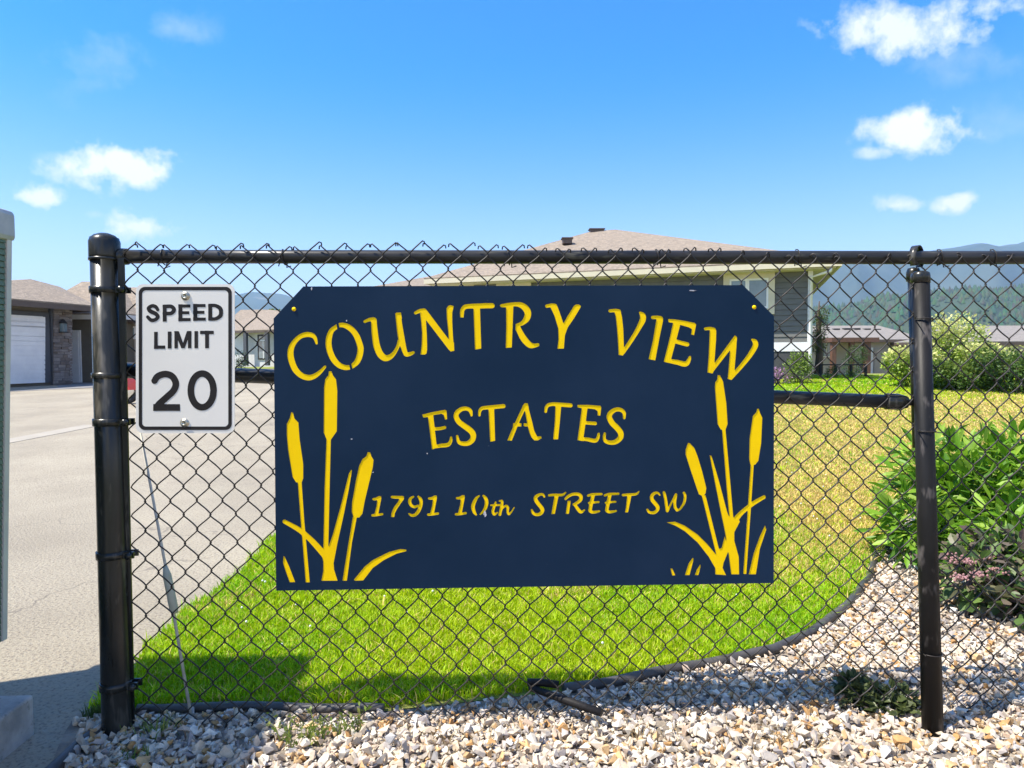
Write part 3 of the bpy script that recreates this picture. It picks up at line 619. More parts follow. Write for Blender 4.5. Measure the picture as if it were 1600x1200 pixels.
# ------------------------------------------------------------------ lawn blades
def patch(x, y):
    v_ = np.sin(x*1.3+y*.7+1)+np.sin(x*.6-y*1.1+2.5)+.7*np.sin(x*3.1+y*2.3)+.5*np.sin(x*6.3-y*5.1); return v_
def grass():
    Vs, Qs, Ts, Cs = [], [], [], []; off = 0
    for (d0, d1, dens, hgt, wid) in ((2.0,3.1,30000,.034,.0026),(3.1,4.4,15000,.034,.0034),(4.4,6.5,7000,.034,.005),(6.5,10,2600,.034,.008),(10,15,1000,.036,.013),(15,21,480,.04,.02)):
        xa_, xb_ = -1.6, min(.80*d1+.7, 17); area = (xb_-xa_)*(d1-d0); n = int(dens*area)
        x = RNG.uniform(xa_, xb_, n); y = RNG.uniform(d0, d1, n)-2.134
        le = ledge(y)
        ragged = .05*RNG.normal(size=n)
        ok = (x > le+np.abs(ragged)*.5-.02) & (y > lawn_y0(x)+.02)
        # thinned towards hidden part behind the house corner
        x, y = x[ok], y[ok]; n = len(x); z = g(x, y)
        dist_e = y-lawn_y0(x); el = x-ledge(y)
        tall = 1+1.3*np.exp(-np.abs(dist_e)/.035)*(RNG.random(n) < .45)+.5*np.exp(-el/.05)*(RNG.random(n) < .3)
        h = hgt*RNG.uniform(.55, 1.25, n)*tall*(1+.28*np.sin(x*23+np.sin(y*17)*2)*np.sin(y*19+np.sin(x*13)*2)); w = wid*RNG.uniform(.7, 1.3, n); th = RNG.uniform(0, 2*np.pi, n)
        lx = RNG.normal(0, .42, n)*h; ly = RNG.normal(0, .42, n)*h
        edge_b = np.exp(-np.maximum(dist_e, 0)/.02)*h*.5; ly -= edge_b
        cx, sy = np.cos(th)*w, np.sin(th)*w
        P = np.stack([x, y, z], -1)
        def o_(a, b_, c_): return P+np.stack([a, b_, c_], -1)
        v5 = np.stack([o_(-cx, -sy, 0*x-.003), o_(cx, sy, 0*x-.003), o_(-cx*.75+lx*.4, -sy*.75+ly*.4, h*.6), o_(cx*.75+lx*.4, sy*.75+ly*.4, h*.6), o_(lx*1.1, ly*1.1, h)], 1)
        b = off+np.arange(n)*5
        Qs.append(np.stack([b, b+1, b+3, b+2], -1)); Ts.append(np.stack([b+2, b+3, b+4], -1)); Vs.append(v5.reshape(-1, 3)); off += n*5
        # dry amount: dry straw band on the right, lush on the left and at the far crest
        dpt = y+2.134
        dry = ss(.9, 2.4, x-.10*dpt+.12*patch(x, y)+.2)*ss(3.0, 4.0, dpt+.2*patch(x, y))*(1-ss(11.5, 14.5, dpt))
        dry = np.clip(dry+.30*ss(.9, 1.7, patch(x*1.3+3, y*1.3))*ss(2.2, 2.9, dpt)+.09, 0, .93)
        isd = RNG.random(n) < dry*.88
        lush = np.array([.19,.47,.003]); yel = np.array([.46,.59,.006]); strw = np.array([.80,.60,.20])
        mixv = np.clip(.42+.27*patch(x, y)+.30*RNG.normal(size=n)+dry*.5+.25*ss(10, 16, dpt), 0, 1)[:, None]
        C = lush*(1-mixv)+yel*mixv; C[isd] = strw*RNG.uniform(.65, 1.15, (isd.sum(), 1)); C = C*RNG.uniform(.75, 1.25, (n, 1))
        c5 = np.repeat(C, 5, 0).reshape(n, 5, 3); Cs.append(c5.reshape(-1, 3))
    me = mesh_np('grass', np.concatenate(Vs), np.concatenate(Ts), np.concatenate(Qs), mats=[M['grass']], cols=np.concatenate(Cs))
    pr(link('grass', me), 'short mown lawn grass, lush green near the sign and straw dry at right', 'grass', kind='stuff')
    print('grass blades', off//5)
grass()
def clover():
    n = 150; x = RNG.uniform(-1.2, 3.2, n); y = RNG.uniform(.4, 5, n); ok = (y > lawn_y0(x)+.08); x, y = x[ok], y[ok]; mb = MB()
    for a_, b_ in zip(x, y):
        mb.lathe((a_, b_, float(g(a_, b_))+.032), (0, 0, 1), [(.001, 0), (.004, .002), (.0055, .006), (.003, .010), (.0005, .011)], 6)
    pr(mb.build('clover_flowers', M['white']), 'small white clover flowers dotted through the lawn', 'flowers', kind='stuff')
clover()

# ------------------------------------------------------------------ gravel
def hull_stone(seed):
    import bmesh
    rg = np.random.default_rng(seed); bm = bmesh.new()
    p = rg.normal(size=(9, 3)); p /= np.linalg.norm(p, axis=1, keepdims=True); p *= rg.uniform(.75, 1.2, (9, 1)); p *= np.array([1, rg.uniform(.6, .9), rg.uniform(.4, .7)])
    for q in p: bm.verts.new(q)
    r = bmesh.ops.convex_hull(bm, input=bm.verts); bmesh.ops.delete(bm, geom=[e for e in r['geom_interior'] if isinstance(e, bmesh.types.BMVert)], context='VERTS')
    bmesh.ops.triangulate(bm, faces=bm.faces); bm.verts.index_update()
    V = np.array([v_.co for v_ in bm.verts]); T = np.array([[l.index for l in f.verts] for f in bm.faces]); bm.free(); return V, T
def gravel():
    shapes = [hull_stone(s) for s in range(14)]
    pal = np.array([(.66,.56,.42),(.72,.65,.52),(.58,.47,.33),(.57,.37,.17),(.50,.28,.10),(.42,.38,.33),(.50,.44,.38),(.64,.49,.35),(.70,.67,.61),(.34,.30,.27)]); pw = np.array([.2,.17,.16,.09,.04,.08,.08,.10,.05,.03])
    zones = [(-1.45, 1.9, -.95, 1.2, 5600, 1.0), (1.2, 3.4, .2, 3.1, 3200, 1.0), (1.9, 4.0, -.95, .5, 3400, 1.0)]
    Vs, Ts, Cs = [], [], []; off = 0; tot = 0
    for (xa_, xb_, ya_, yb_, dens, sc) in zones:
        n = int((xb_-xa_)*(yb_-ya_)*dens); x = RNG.uniform(xa_, xb_, n); y = RNG.uniform(ya_, yb_, n)
        left = np.interp(y, [-1,-.5,-.05,.02,.3],[-1.0,-1.12,-1.27,-1.33,-1.42])-.0
        ok = (y < lawn_y0(x)-.035) & (x > left) ; x, y = x[ok], y[ok]; n = len(x)
        s = RNG.lognormal(np.log(.0122), .36, n)*sc; s = np.clip(s, .005, .027)
        s *= np.where(y < -.02, 1.12, 1.0)
        lvl = RNG.random(n); z = g(x, y)+s*.25+(lvl > .5)*.010+(lvl > .82)*.009
        si = RNG.integers(0, len(shapes), n); ci = RNG.choice(len(pal), n, p=pw/pw.sum())
        for k, (V, T) in enumerate(shapes):
            m_ = si == k; c = m_.sum()
            if not c: continue
            q = RNG.normal(size=(c, 4))*np.array([1, .35, .35, 1]); q /= np.linalg.norm(q, axis=1, keepdims=True); w_, a_, b_, d_ = q.T
            Rm = np.stack([np.stack([1-2*(b_*b_+d_*d_), 2*(a_*b_-d_*w_), 2*(a_*d_+b_*w_)], -1), np.stack([2*(a_*b_+d_*w_), 1-2*(a_*a_+d_*d_), 2*(b_*d_-a_*w_)], -1), np.stack([2*(a_*d_-b_*w_), 2*(b_*d_+a_*w_), 1-2*(a_*a_+b_*b_)], -1)], 1)
            VV = np.einsum('nij,kj->nki', Rm, V)*s[m_][:, None, None]*1.0+np.stack([x[m_], y[m_], z[m_]], -1)[:, None]
            Vs.append(VV.reshape(-1, 3)); Ts.append((T[None]+(off+np.arange(c)*len(V))[:, None, None]).reshape(-1, 3)); off += c*len(V)
            Cs.append(np.repeat(pal[ci[m_]]*RNG.uniform(.8, 1.12, (c, 1)), len(V), 0))
        tot += n
    me = mesh_np('gravel', np.concatenate(Vs), np.concatenate(Ts), mats=[M['stone']], cols=np.concatenate(Cs))
    pr(link('gravel', me), 'angular white, cream and ochre crushed stones under and before the fence', 'gravel', kind='stuff'); print('stones', tot)
gravel()
def litter():
    n = 420; x = RNG.uniform(-1.3, 3.0, n); y = np.where(RNG.random(n) < .6, RNG.normal(-.02, .07, n), RNG.uniform(-.8, 1.6, n)); ok = (y < lawn_y0(x)-.04) & (x > -1.15); x, y = x[ok], y[ok]; n = len(x)
    bs, tr = leaf_shape('quad'); Rm = orient(n, np.stack([RNG.normal(size=n), RNG.normal(size=n), RNG.normal(size=n)*.25], -1), 0, .2); s_ = RNG.uniform(.012, .032, n)
    bs = bs*np.array([.55, 1, 1.5]); V = np.einsum('nij,kj->nki', Rm, bs)*s_[:, None, None]+np.stack([x, y, g(x, y)+.030], -1)[:, None]
    T = (tr[None]+(np.arange(n)*4)[:, None, None]).reshape(-1, 3); C = np.array([(.30,.20,.10),(.42,.32,.18),(.20,.13,.07)])[RNG.integers(0, 3, n)]
    pr(link('leaf_litter', mesh_np('leaf_litter', V.reshape(-1, 3), T, mats=[M['leaf']], cols=np.repeat(C, 4, 0))), 'dry brown leaf litter scattered on the stones along the fence foot', 'leaf litter', kind='stuff')
litter()

# black plastic edging along the lawn, and its curl at front left
def gtube(name, pts, r, lift, label, m=M['edging']):
    P_ = []
    for i in range(len(pts)-1):
        for k in range(3):
            t = k/3; x_ = pts[i][0]*(1-t)+pts[i+1][0]*t; y_ = pts[i][1]*(1-t)+pts[i+1][1]*t; P_.append(Vector((x_, y_, float(g(x_, y_))+lift+.003*math.sin(x_*13))))
    P_.append(Vector((pts[-1][0], pts[-1][1], float(g(*pts[-1]))+lift)))
    mb = MB(); mb.tube(P_, r, 10); return mb.build(name, m, label=label, cat='garden edging')
gtube('lawn_edging', [EDGE[i] for i in range(0, 5)], .016, .012, 'black plastic edging strip in shade between lawn and stones at left')
gtube('lawn_edging', [EDGE[i] for i in range(7, len(EDGE)-4)], .020, .012, 'black plastic edging curving along the lawn towards the leafy hedge')
fe = [ground(*p) for p in ((60,1230),(95,1196),(125,1168),(155,1146),(175,1132))]
gtube('lawn_edging', [(p.x, p.y) for p in fe], .020, .008, 'black edging tube curling round the foot of the left gate post')
# broken pipe pieces
mb = MB(); a_, b_ = at(824, 1066, 2.27), at(873, 1070, 2.26); mb.tube([a_, a_.lerp(b_, .5)+Vector((0,0,.003)), b_], .0125, 10)
a_, b_ = at(828, 1074, 2.26), at(940, 1114, 2.13); mb.tube([a_, a_.lerp(b_, .6), b_], [.011, .013, .012], 10)
mb.build('bent_pipe', mat('bent_pipe_black', (.007,.0065,.006), .6, (.018,.016,.015), 30, bump=.15, spec=.2), label='bent black pipe lying on the stones below the navy sign', cat='pipe')

# ------------------------------------------------------------------ hedge, perennials, weeds near the fence
def leafy(name, label, cat, base, blobs, n_part, n_rest, size, kind, cols, cat_col=None, droop=-.1, nst=26, flowers=None):
    root = empty(name, base, label, cat)
    P_, v_ = blob_points(blobs, n_part*3, .9)
    fr = np.array([(CAM-Vector(p)).normalized() for p in P_]); sc_ = (v_*fr).sum(1); idx = np.argsort(-sc_)[:n_part*2]; idx = RNG.choice(idx, n_part, replace=False)
    P_, v_ = P_[idx], v_[idx]; ok = P_[:, 2] > base[2]+.02; P_, v_ = P_[ok], v_[ok]
    Rm = orient(len(P_), v_, droop, .45); bs, tr = leaf_shape(kind); mes = []
    for k, c in enumerate(cols):
        for j in range(2):
            tw = bs.copy(); tw[:, 2] += (j*.12-.04)*tw[:, 1]**2; mes.append(mesh_np('leaf', tw, tr, mats=[M['leaf']], cols=np.repeat(np.array([c])*(1+.15*j), len(bs), 0), smooth=True))
    for i in range(len(P_)):
        o = bpy.data.objects.new('leaf', mes[i % len(mes)]); o.parent = root
        s = size*random.uniform(.7, 1.2); mt = Matrix([list(r) for r in Rm[i]]).to_4x4() @ Matrix.Scale(s, 4); mt.translation = Vector(P_[i])-Vector(base); o.matrix_local = mt; col.objects.link(o)
    foliage('foliage', blobs, n_rest, size, kind, [np.array(c)*.9 for c in cols], root, gz=base[2]+.01, droop=droop, shell=.35, spread=.5)
    stems(root, base, blobs, nst, .005, mat('green_stem', (.10,.16,.03), .6))
    if flowers:
        for (fx, fy, fz) in flowers:
            mb = MB(); 
            for k in range(26):
                a2 = random.uniform(0, 6.28); rr = random.uniform(0, .048); mb.lathe((fx+math.cos(a2)*rr, fy+math.sin(a2)*rr, fz+random.uniform(-.012, .012)), (random.uniform(-.4,.4), random.uniform(-.4,.4), 1), [(.001, 0), (.006, .003), (.004, .009), (.0005, .011)], 5)
            mb.build('flower_cluster', FL, root)
    return root
FL = mat('dusty_pink_flowers', (.34,.17,.18), .7, (.24,.13,.10), 40)
PG = [(.15,.33,.015),(.23,.42,.03),(.10,.25,.015),(.32,.50,.06)]
bl = [(2.78,1.75,.27,.40,.45,.32),(3.20,1.85,.34,.52,.5,.36),(2.40,1.60,.17,.24,.30,.20),(2.85,1.30,.20,.40,.3,.24),(2.62,1.12,.15,.24,.2,.17),(3.7,1.9,.34,.5,.5,.34),(2.95,2.1,.42,.4,.4,.24)]
leafy('leafy_hedge', 'dense bright green lance leaved hedge behind the right fence post', 'hedge', (2.6, 1.6, 0), bl, 300, 4200, .135, 'lance', PG)
bl = [(2.20,.90,.14,.17,.20,.16),(2.46,.98,.17,.26,.24,.18),(2.30,.70,.10,.17,.16,.12),(2.68,.72,.15,.28,.24,.17)]
fl = [tuple(at(px_, py_, d_)) for px_, py_, d_ in ((1487,872,3.05),(1510,880,2.95),(1545,873,3.1),(1558,893,3.0),(1530,900,2.9),(1500,905,2.85),(1575,925,3.0))]
leafy('purple_sedum', 'dusky grey green perennial with faded pink flower heads at lower right', 'plant', (2.3, .85, 0), bl, 170, 1500, .066, 'oval', [(.12,.21,.06),(.19,.15,.11),(.09,.16,.045),(.20,.20,.11),(.15,.25,.06),(.16,.11,.10)], flowers=fl, nst=22)
b0 = ground(1388, 1118); bl = [(b0.x-.05, b0.y+.06, .035, .07, .05, .035),(b0.x+.05, b0.y+.04, .03, .06, .05, .035),(b0.x-.01, b0.y+.0, .02, .07, .04, .03),(b0.x-.06, b0.y+.10, .045, .05, .04, .035)]
leafy('low_rosette_plant', 'low dull green rosette plant in the stones left of right fence post', 'plant', (b0.x, b0.y+.03, 0), bl, 90, 500, .034, 'oval', [(.075,.10,.03),(.11,.14,.045),(.06,.08,.03)], nst=8)
def weed(name, px, py, n, h, spread, cols, label, kind='quad', lean=.4, w=.0022):
    p0 = ground(px, py); root = empty(name, (p0.x, p0.y, 0), label, 'weed'); Vs, Ts, C = [], [], []
    for i in range(n):
        a2 = random.uniform(0, 6.28); rr = random.uniform(0, spread)*.5; s = Vector((p0.x+math.cos(a2)*rr, p0.y+math.sin(a2)*rr*.6, 0))
        hh = h*random.uniform(.4, 1.1); l = Vector((random.uniform(-1, 1), random.uniform(-.6, .6), 0))*hh*lean*1.6; pts = [s, s+l*.3+Vector((0,0,hh*.55)), s+l+Vector((0,0,hh*.9))]
        c = random.choice(cols); k = len(Vs); wd = Vector((w, random.uniform(-w, w)*.5, 0))
        Vs += [pts[0]-wd, pts[0]+wd, pts[1]-wd*.7, pts[1]+wd*.7, pts[2]]; Ts += [(k,k+1,k+3),(k,k+3,k+2),(k+2,k+3,k+4)]; C += [c]*5
        if kind == 'leafy':
            for _ in range(7):
                q = pts[0].lerp(pts[2], random.uniform(.3, 1)); d = Vector((random.uniform(-1,1), random.uniform(-.7,.7), random.uniform(-.2,.8))).normalized(); x_ = d.cross(Vector((0,.9,.3))).normalized(); L_ = random.uniform(.008,.018)
                k = len(Vs); Vs += [q, q+d*L_*.5+x_*L_*.28, q+d*L_*.5-x_*L_*.28, q+d*L_]; Ts += [(k,k+1,k+3),(k,k+3,k+2)]; C += [random.choice(cols)]*4
    me = mesh_np('blades', np.array([tuple(v_-root.location) for v_ in Vs]), np.array(Ts), mats=[M['leaf']], cols=np.array(C)); o = link('blades', me, root); o['kind'] = 'stuff'
WG = [(.20,.28,.05),(.30,.33,.08),(.12,.2,.03)]; DG = [(.42,.34,.20),(.35,.26,.14),(.5,.42,.27)]
weed('leafy_weed', 478, 1165, 26, .11, .16, WG, 'yellow green leafy weed growing by the fence foot below the sign left corner', 'leafy')
weed('leafy_weed', 545, 1150, 14, .10, .12, WG, 'thin leafy weed just right of the larger weed near the lawn edging', 'leafy')
weed('dry_grass_tuft', 1215, 1163, 150, .05, .42, DG, 'flattened dry grass tuft at the fence foot right of the sign', lean=1.1)
weed('dry_grass_tuft', 1000, 1160, 60, .06, .30, DG, 'sparse dry straw stalks at the fence foot under the sign right half', lean=.9)
weed('dry_grass_tuft', 700, 1158, 70, .06, .5, DG, 'sparse dry straw stalks at the fence foot under the sign centre', lean=.9)
weed('green_tuft', 245, 1150, 50, .07, .2, WG, 'green grass tuft beside the foot of left gate post', lean=.6)
weed('green_tuft', 150, 1120, 60, .05, .08, [(.06,.10,.02),(.1,.15,.03)], 'dark green tuft left of the gate post foot', lean=.5)
weed('green_tuft', 215, 1192, 45, .04, .16, WG, 'small green tuft in front of the gate post foot', lean=.7)

# ------------------------------------------------------------------ fence
PL = 0.0          # mesh plane
def fp(px, py, y=PL): return on_plane(px, py, y)
fence = empty('chain_link_fence', (0, 0.03, 0), 'black chain link fence with top rail crossing the whole foreground', 'fence')
# top rail
z_r = (fp(200,401,.03).z+fp(1500,402.5,.03).z)/2; dzr = fp(1500,402.5,.03).z-fp(200,401,.03).z
xr0 = fp(184,401,.03).x
mb = MB(); mb.tube([Vector((xr0, .03, fp(190,401,.03).z)), Vector((-.6, .03, z_r-dzr*.3)), Vector((.4, .031, z_r)), Vector((1.4, .03, fp(1500,402.5,.03).z)), Vector((3.4, .03, fp(1500,402.5,.03).z+.002))], .0213, 20); mb.build('top_rail', M['railm'], fence)
# rail end cup
mb = MB(); mb.tube([Vector((xr0-.012,.03,fp(190,401,.03).z)), Vector((xr0+.03,.03,fp(190,401,.03).z))], [.0262,.0250], 18); mb.build('rail_end_cup', M['black'], fence)
# mid brace rail
a_, b_ = at(186, 579, 2.15), at(1406, 628, 2.19); mb = MB(); mb.tube([a_, a_.lerp(b_, .5), b_], [.0235, .0228, .0215], 18); mb.build('brace_rail', M['railm'], fence)
d_ = (b_-a_).normalized(); mb = MB(); mb.tube([b_-d_*.05, b_-d_*.045, b_-d_*.005, b_+d_*.02, b_+d_*.022], [.0215,.0262,.0262,.020,.010], 16); mb.tube([b_+d_*.01, b_+d_*.07], .011, 10); mb.build('brace_clamp', M['black'], fence)
# left terminal post
pt, pb = fp(163, 372, .02), fp(185, 1168, .0); ax = (pt-pb); 
post = empty('gate_post', pb, 'thick black gate post with domed cap at left end of fence', 'post')
mb = MB(); mb.tube([pb+Vector((0,0,-.1)), pb, pb.lerp(pt, .5), pt], [.0445, .0445, .042, .0405], 28); mb.build('shaft', M['black'], post)
axn = ax.normalized(); mb = MB(); mb.lathe(pt-axn*.062, axn, [(.0406,0),(.0432,.0),(.0440,.006),(.0438,.050),(.0405,.060),(.030,.070),(.015,.076),(.0005,.078)], 28); mb.build('cap', M['black'], post)
def post_pt(py, dx=0):
    t = (py-372)/(1168-372); return pt.lerp(pb, t)
for py_, h_ in ((405,.008),(452,.020),(583,.016),(655,.022),(861,.022),(1066,.024)):
    p = post_pt(py_); r_ = .0408+(.0445-.0405)*(py_-372)/796
    mb = MB(); mb.lathe(p-axn*h_/2, axn, [(r_,0),(r_+.004,0),(r_+.0042,h_*.5),(r_+.004,h_),(r_,h_)], 28)
    if py_ in (452,655,861,1066):
        mb.box((p.x+r_-.002, p.y-.022, p.z-h_*.45), (p.x+r_+.030, p.y-.014, p.z+h_*.45)); mb.box((p.x+r_-.002, p.y+.006, p.z-h_*.45), (p.x+r_+.030, p.y+.012, p.z+h_*.45))
        mb.tube([Vector((p.x+r_+.020, p.y-.036, p.z)), Vector((p.x+r_+.020, p.y+.02, p.z))], .006, 8); mb.lathe((p.x+r_+.020, p.y-.038, p.z), (0,1,0), [(.0001,0),(.010,0),(.011,.009),(.0105,.010)], 6)
    mb.build('brace_band', M['black'], post)
mb = MB(); mb.lathe(pb+Vector((0,0,-.03)), (0,0,1), [(.13,0),(.125,.03),(.11,.042),(.06,.048),(.04,.05)], 18); mb.build('footing', M['concrete'], post)
mb = MB(); a_, b_ = fp(189, 392, .006), fp(206, 1142, .006); mb.hexa([b_+Vector(q) for q in ((-.011,0,0),(.008,0,0),(.008,.006,0),(-.011,.006,0))]+[a_+Vector(q) for q in ((-.011,0,0),(.008,0,0),(.008,.006,0),(-.011,.006,0))]); mb.build('tension_bar', M['black'], fence)
# right line post with loop cap
qt, qb = at(1438, 428, 2.17), at(1458, 1140, 2.11); qb.z = -.02
lpost = empty('line_post', Vector((qb.x, qb.y, 0)), 'scuffed chalky black line post with loop cap behind the mesh at right', 'post')
mb = MB(); mb.tube([qb, qb.lerp(qt, .5), qt], [.0300, .0278, .0262], 24); mb.build('shaft', M['postr'], lpost)
qa = (qt-qb).normalized(); mb = MB(); mb.lathe(qt-qa*.03, qa, [(.0262,0),(.0278,0),(.0284,.022),(.0262,.032),(.018,.037),(.0001,.038)], 24)
cc = Vector((qt.x, .03, z_r+dzr*.4)); V_ = []; n_ = 24; ca, sa = math.cos(R(48)), math.sin(R(48))
for k in range(n_+1):
    a2 = R(-50)+R(280)*k/n_
    for (rr, wx) in ((.041, -.010), (.041, .010), (.044, .010), (.044, -.010)):
        lx, lz = math.cos(a2)*rr, math.sin(a2)*rr*.86+.0005
        V_.append(cc+Vector((lx*sa+wx*ca, lx*ca-wx*sa, lz)))
F_ = [(i*4+k, i*4+(k+1) % 4, (i+1)*4+(k+1) % 4, (i+1)*4+k) for i in range(n_) for k in range(4)]
mb.add(V_, F_, True); mb.build('loop_cap', M['black'], lpost)
st, sb_ = at(1427, 425, 2.24), at(1435, 700, 2.20); mb = MB(); mb.tube([sb_, st], .0175, 14); mb.lathe(st, (0,0,1), [(.0176,-.03),(.0205,-.03),(.021,0),(.017,.012),(.0001,.016)], 14); mb.build('rear_stake', M['black'], lpost)
for py_ in (498, 672, 1010):
    t = (py_-428)/(1140-428); p = qt.lerp(qb, t); mb = MB(); r_ = .029
    pts_ = [p+Vector((math.cos(a2)*r_*1.06, math.sin(a2)*r_*1.06, 0)) for a2 in [R(200+q*20) for q in range(0, 15)]]
    mb.tube([p+Vector((-.040, -.038, .006))]+pts_+[p+Vector((.036, -.042, -.004)), p+Vector((.05, -.030, .006)), p+Vector((.042, -.048, .012))], .0017, 6); mb.build('tie_wire', M['wire'], lpost)

# the woven mesh: every vertical zigzag wire is its own piece
pw_ = .0793; ph_ = .0888
k0 = fp(215, 422); Z0 = k0.z; X0 = k0.x
def warp(x, z):
    dx = .0035*math.sin(z*3.1+x*.8)+.002*math.sin(x*2.3+1)+.002*math.sin(z*9+x*4)+.0012*math.sin(x*31+z*23)
    dz_ = .0035*math.sin(x*2.6+.5)+.0025*math.sin(x*7.1+z*2)+.0012*math.sin(x*37-z*19)
    dy = .005*math.sin(x*2.1+z*2.7)+.003*math.sin(x*5.3-z*4)
    for (bx, bz, a_, sg) in ((.95, 1.38, .010, .10), (-.35, .25, .009, .12), (1.30, .75, .008, .10), (.30, .12, .010, .10), (-.95, .95, .006, .08), (1.42, 1.34, .011, .06)):
        w_ = math.exp(-((x-bx)**2+(z-bz)**2)/(2*sg*sg)); dx += a_*w_; dz_ -= a_*.7*w_
    return dx+.006*(1.4-z)/1.4, dy, dz_
ztop = fp(215, 383).z; zbot = .006
nW = int((3.3-X0)/(pw_/2))
kk_ = int((Z0-zbot)/ph_)+1
for i in range(-1, nW):
    xc = X0+(i+.5)*pw_/2      # centre of this wire; its left side meets column i, right side column i+1
    par = i % 2
    if xc-pw_/4 < fp(197, 600).x: continue
    ztp = Z0+ph_*.86+random.uniform(-.004, .005)*1.3-.032*float(ss(-.6, 1.2, xc))
    pts_ = []; A2 = pw_/4+.0023; By = .0042
    steps = 12; tmax = (ztp-zbot)/ph_*2*math.pi; t0 = (Z0-ztp)/ph_*2*math.pi
    nst_ = int(tmax/(2*math.pi)*steps)
    for s in range(nst_+1):
        th = t0+s/steps*2*math.pi      # th=0 at the row of column i knots for even wires
        cval = math.cos(th); tri = 1-2*abs(((th/(2*math.pi)) % 1)-.0) if False else (2/math.pi)*math.asin(max(-1, min(1, cval*.985)))/(2/math.pi*math.asin(.985))
        prof = .82*tri+.18*cval
        side = -1 if par == 0 else 1
        x = xc+side*A2*prof; y = -By*math.sin(th)*side-.002; z = Z0-th/(2*math.pi)*ph_
        dx, dy, dz_ = warp(x, z); pts_.append(Vector((x+dx, y+dy, z+dz_)))
    # knuckle hook at the top: wire end folds over towards its neighbour and down behind
    e = pts_[0]; dirx = 1 if (pts_[0].x-pts_[1].x) > 0 else -1
    h1 = e+Vector((dirx*.006, .003, .006)); h2 = e+Vector((dirx*.011, .007, .004)); h3 = e+Vector((dirx*.012, .009, -.004))
    pts_ = [h3, h2, h1]+pts_
    mb = MB(); mb.tube(pts_, .0022, 6); mb.build('mesh_wire', M['wire'], fence)
# bottom tension wire and rail ties
mb = MB(); mb.tube([fp(212,1152,.004), fp(660,1149,.004), fp(1000,1143,.004), fp(1600,1131,.004), Vector((3.3,.004,.05))], .0021, 6); mb.build('bottom_tension_wire', M['wire'], fence)
for px_ in (250, 440, 795, 1030, 1252, 1476, 1560):
    c_ = Vector((fp(px_, 401).x, .03, z_r)); r_ = .0245; pts_ = [c_+Vector((.012*q/14-.004, math.cos(R(q*24-90+180))*r_, math.sin(R(q*24-90+180))*r_)) for q in range(15)]
    mb = MB(); mb.tube([c_+Vector((-.014, -.016, -.030))]+pts_+[c_+Vector((.010, -.012, -.034)), c_+Vector((.024, -.018, -.030))], .0018, 6); mb.build('rail_tie', M['wire'], fence)

# ------------------------------------------------------------------ lettering by distance fields
def sd_seg(X, Y, a, b):
    ax_, ay_, ra = a; bx_, by_, rb = b; dx, dy = bx_-ax_, by_-ay_; L2 = dx*dx+dy*dy+1e-9
    t = np.clip(((X-ax_)*dx+(Y-ay_)*dy)/L2, 0, 1); return np.hypot(X-ax_-dx*t, Y-ay_-dy*t)-(ra+(rb-ra)*t)
def sd_poly(X, Y, P_):
    d = np.full(X.shape, 1e9); ins = np.zeros(X.shape, bool); n = len(P_)
    for i in range(n):
        (x0, y0), (x1, y1) = P_[i], P_[(i+1) % n]; dx, dy = x1-x0, y1-y0; L2 = dx*dx+dy*dy+1e-9
        t = np.clip(((X-x0)*dx+(Y-y0)*dy)/L2, 0, 1); d = np.minimum(d, np.hypot(X-x0-dx*t, Y-y0-dy*t))
        c = (y0 > Y) != (y1 > Y)
        if dy != 0: ins ^= c & (X < (x1-x0)*(Y-y0)/(y1-y0)+x0)
    return np.where(ins, -d, d)
def catmull(P_, n=6):
    P_ = [P_[0]]+list(P_)+[P_[-1]]; o = []
    for i in range(1, len(P_)-2):
        p0, p1, p2, p3 = [np.array(q, float) for q in P_[i-1:i+3]]
        for k in range(n):
            t = k/n; o.append(.5*((2*p1)+(-p0+p2)*t+(2*p0-5*p1+4*p2-p3)*t*t+(-p0+3*p1-3*p2+p3)*t**3))
    o.append(np.array(P_[-2], float)); return o
def glyph_field(prims, o, s, step=.4, smooth=.35):
    """prims in zoom pixels; o origin, s zoom factor -> field in image pixels"""
    tr_ = []
    xs, ys = [], []
    for pm in prims:
        k = pm[0]
        oo, sc = (pm[2] if len(pm) > 2 else (o, s))
        if k == 'S':
            q = [(oo[0]+p[0]/sc, oo[1]+p[1]/sc, p[2]/sc/2) for p in pm[1]]; q = catmull(q)
            tr_.append(('S', q)); xs += [p[0] for p in q]; ys += [p[1] for p in q]
        else:
            q = [(oo[0]+p[0]/sc, oo[1]+p[1]/sc) for p in pm[1]]; tr_.append((k, q)); xs += [p[0] for p in q]; ys += [p[1] for p in q]
    x = np.arange(min(xs)-14, max(xs)+14, step); y = np.arange(min(ys)-14, max(ys)+14, step); X, Y = np.meshgrid(x, y); D = np.full(X.shape, 1e9)
    def smin(a, b):
        kq = .9; h = np.clip(.5+.5*(b-a)/kq, 0, 1); return b*(1-h)+a*h-kq*h*(1-h)
    for k, q in tr_:
        if k == 'S':
            ds = np.full(X.shape, 1e9)
            for i in range(len(q)-1): ds = np.minimum(ds, sd_seg(X, Y, q[i], q[i+1]))
            D = smin(D, ds)
        elif k == 'P': D = smin(D, sd_poly(X, Y, q))
    for k, q in tr_:
        if k == 'X': D = np.maximum(D, -sd_poly(X, Y, q))
    return x, y, D
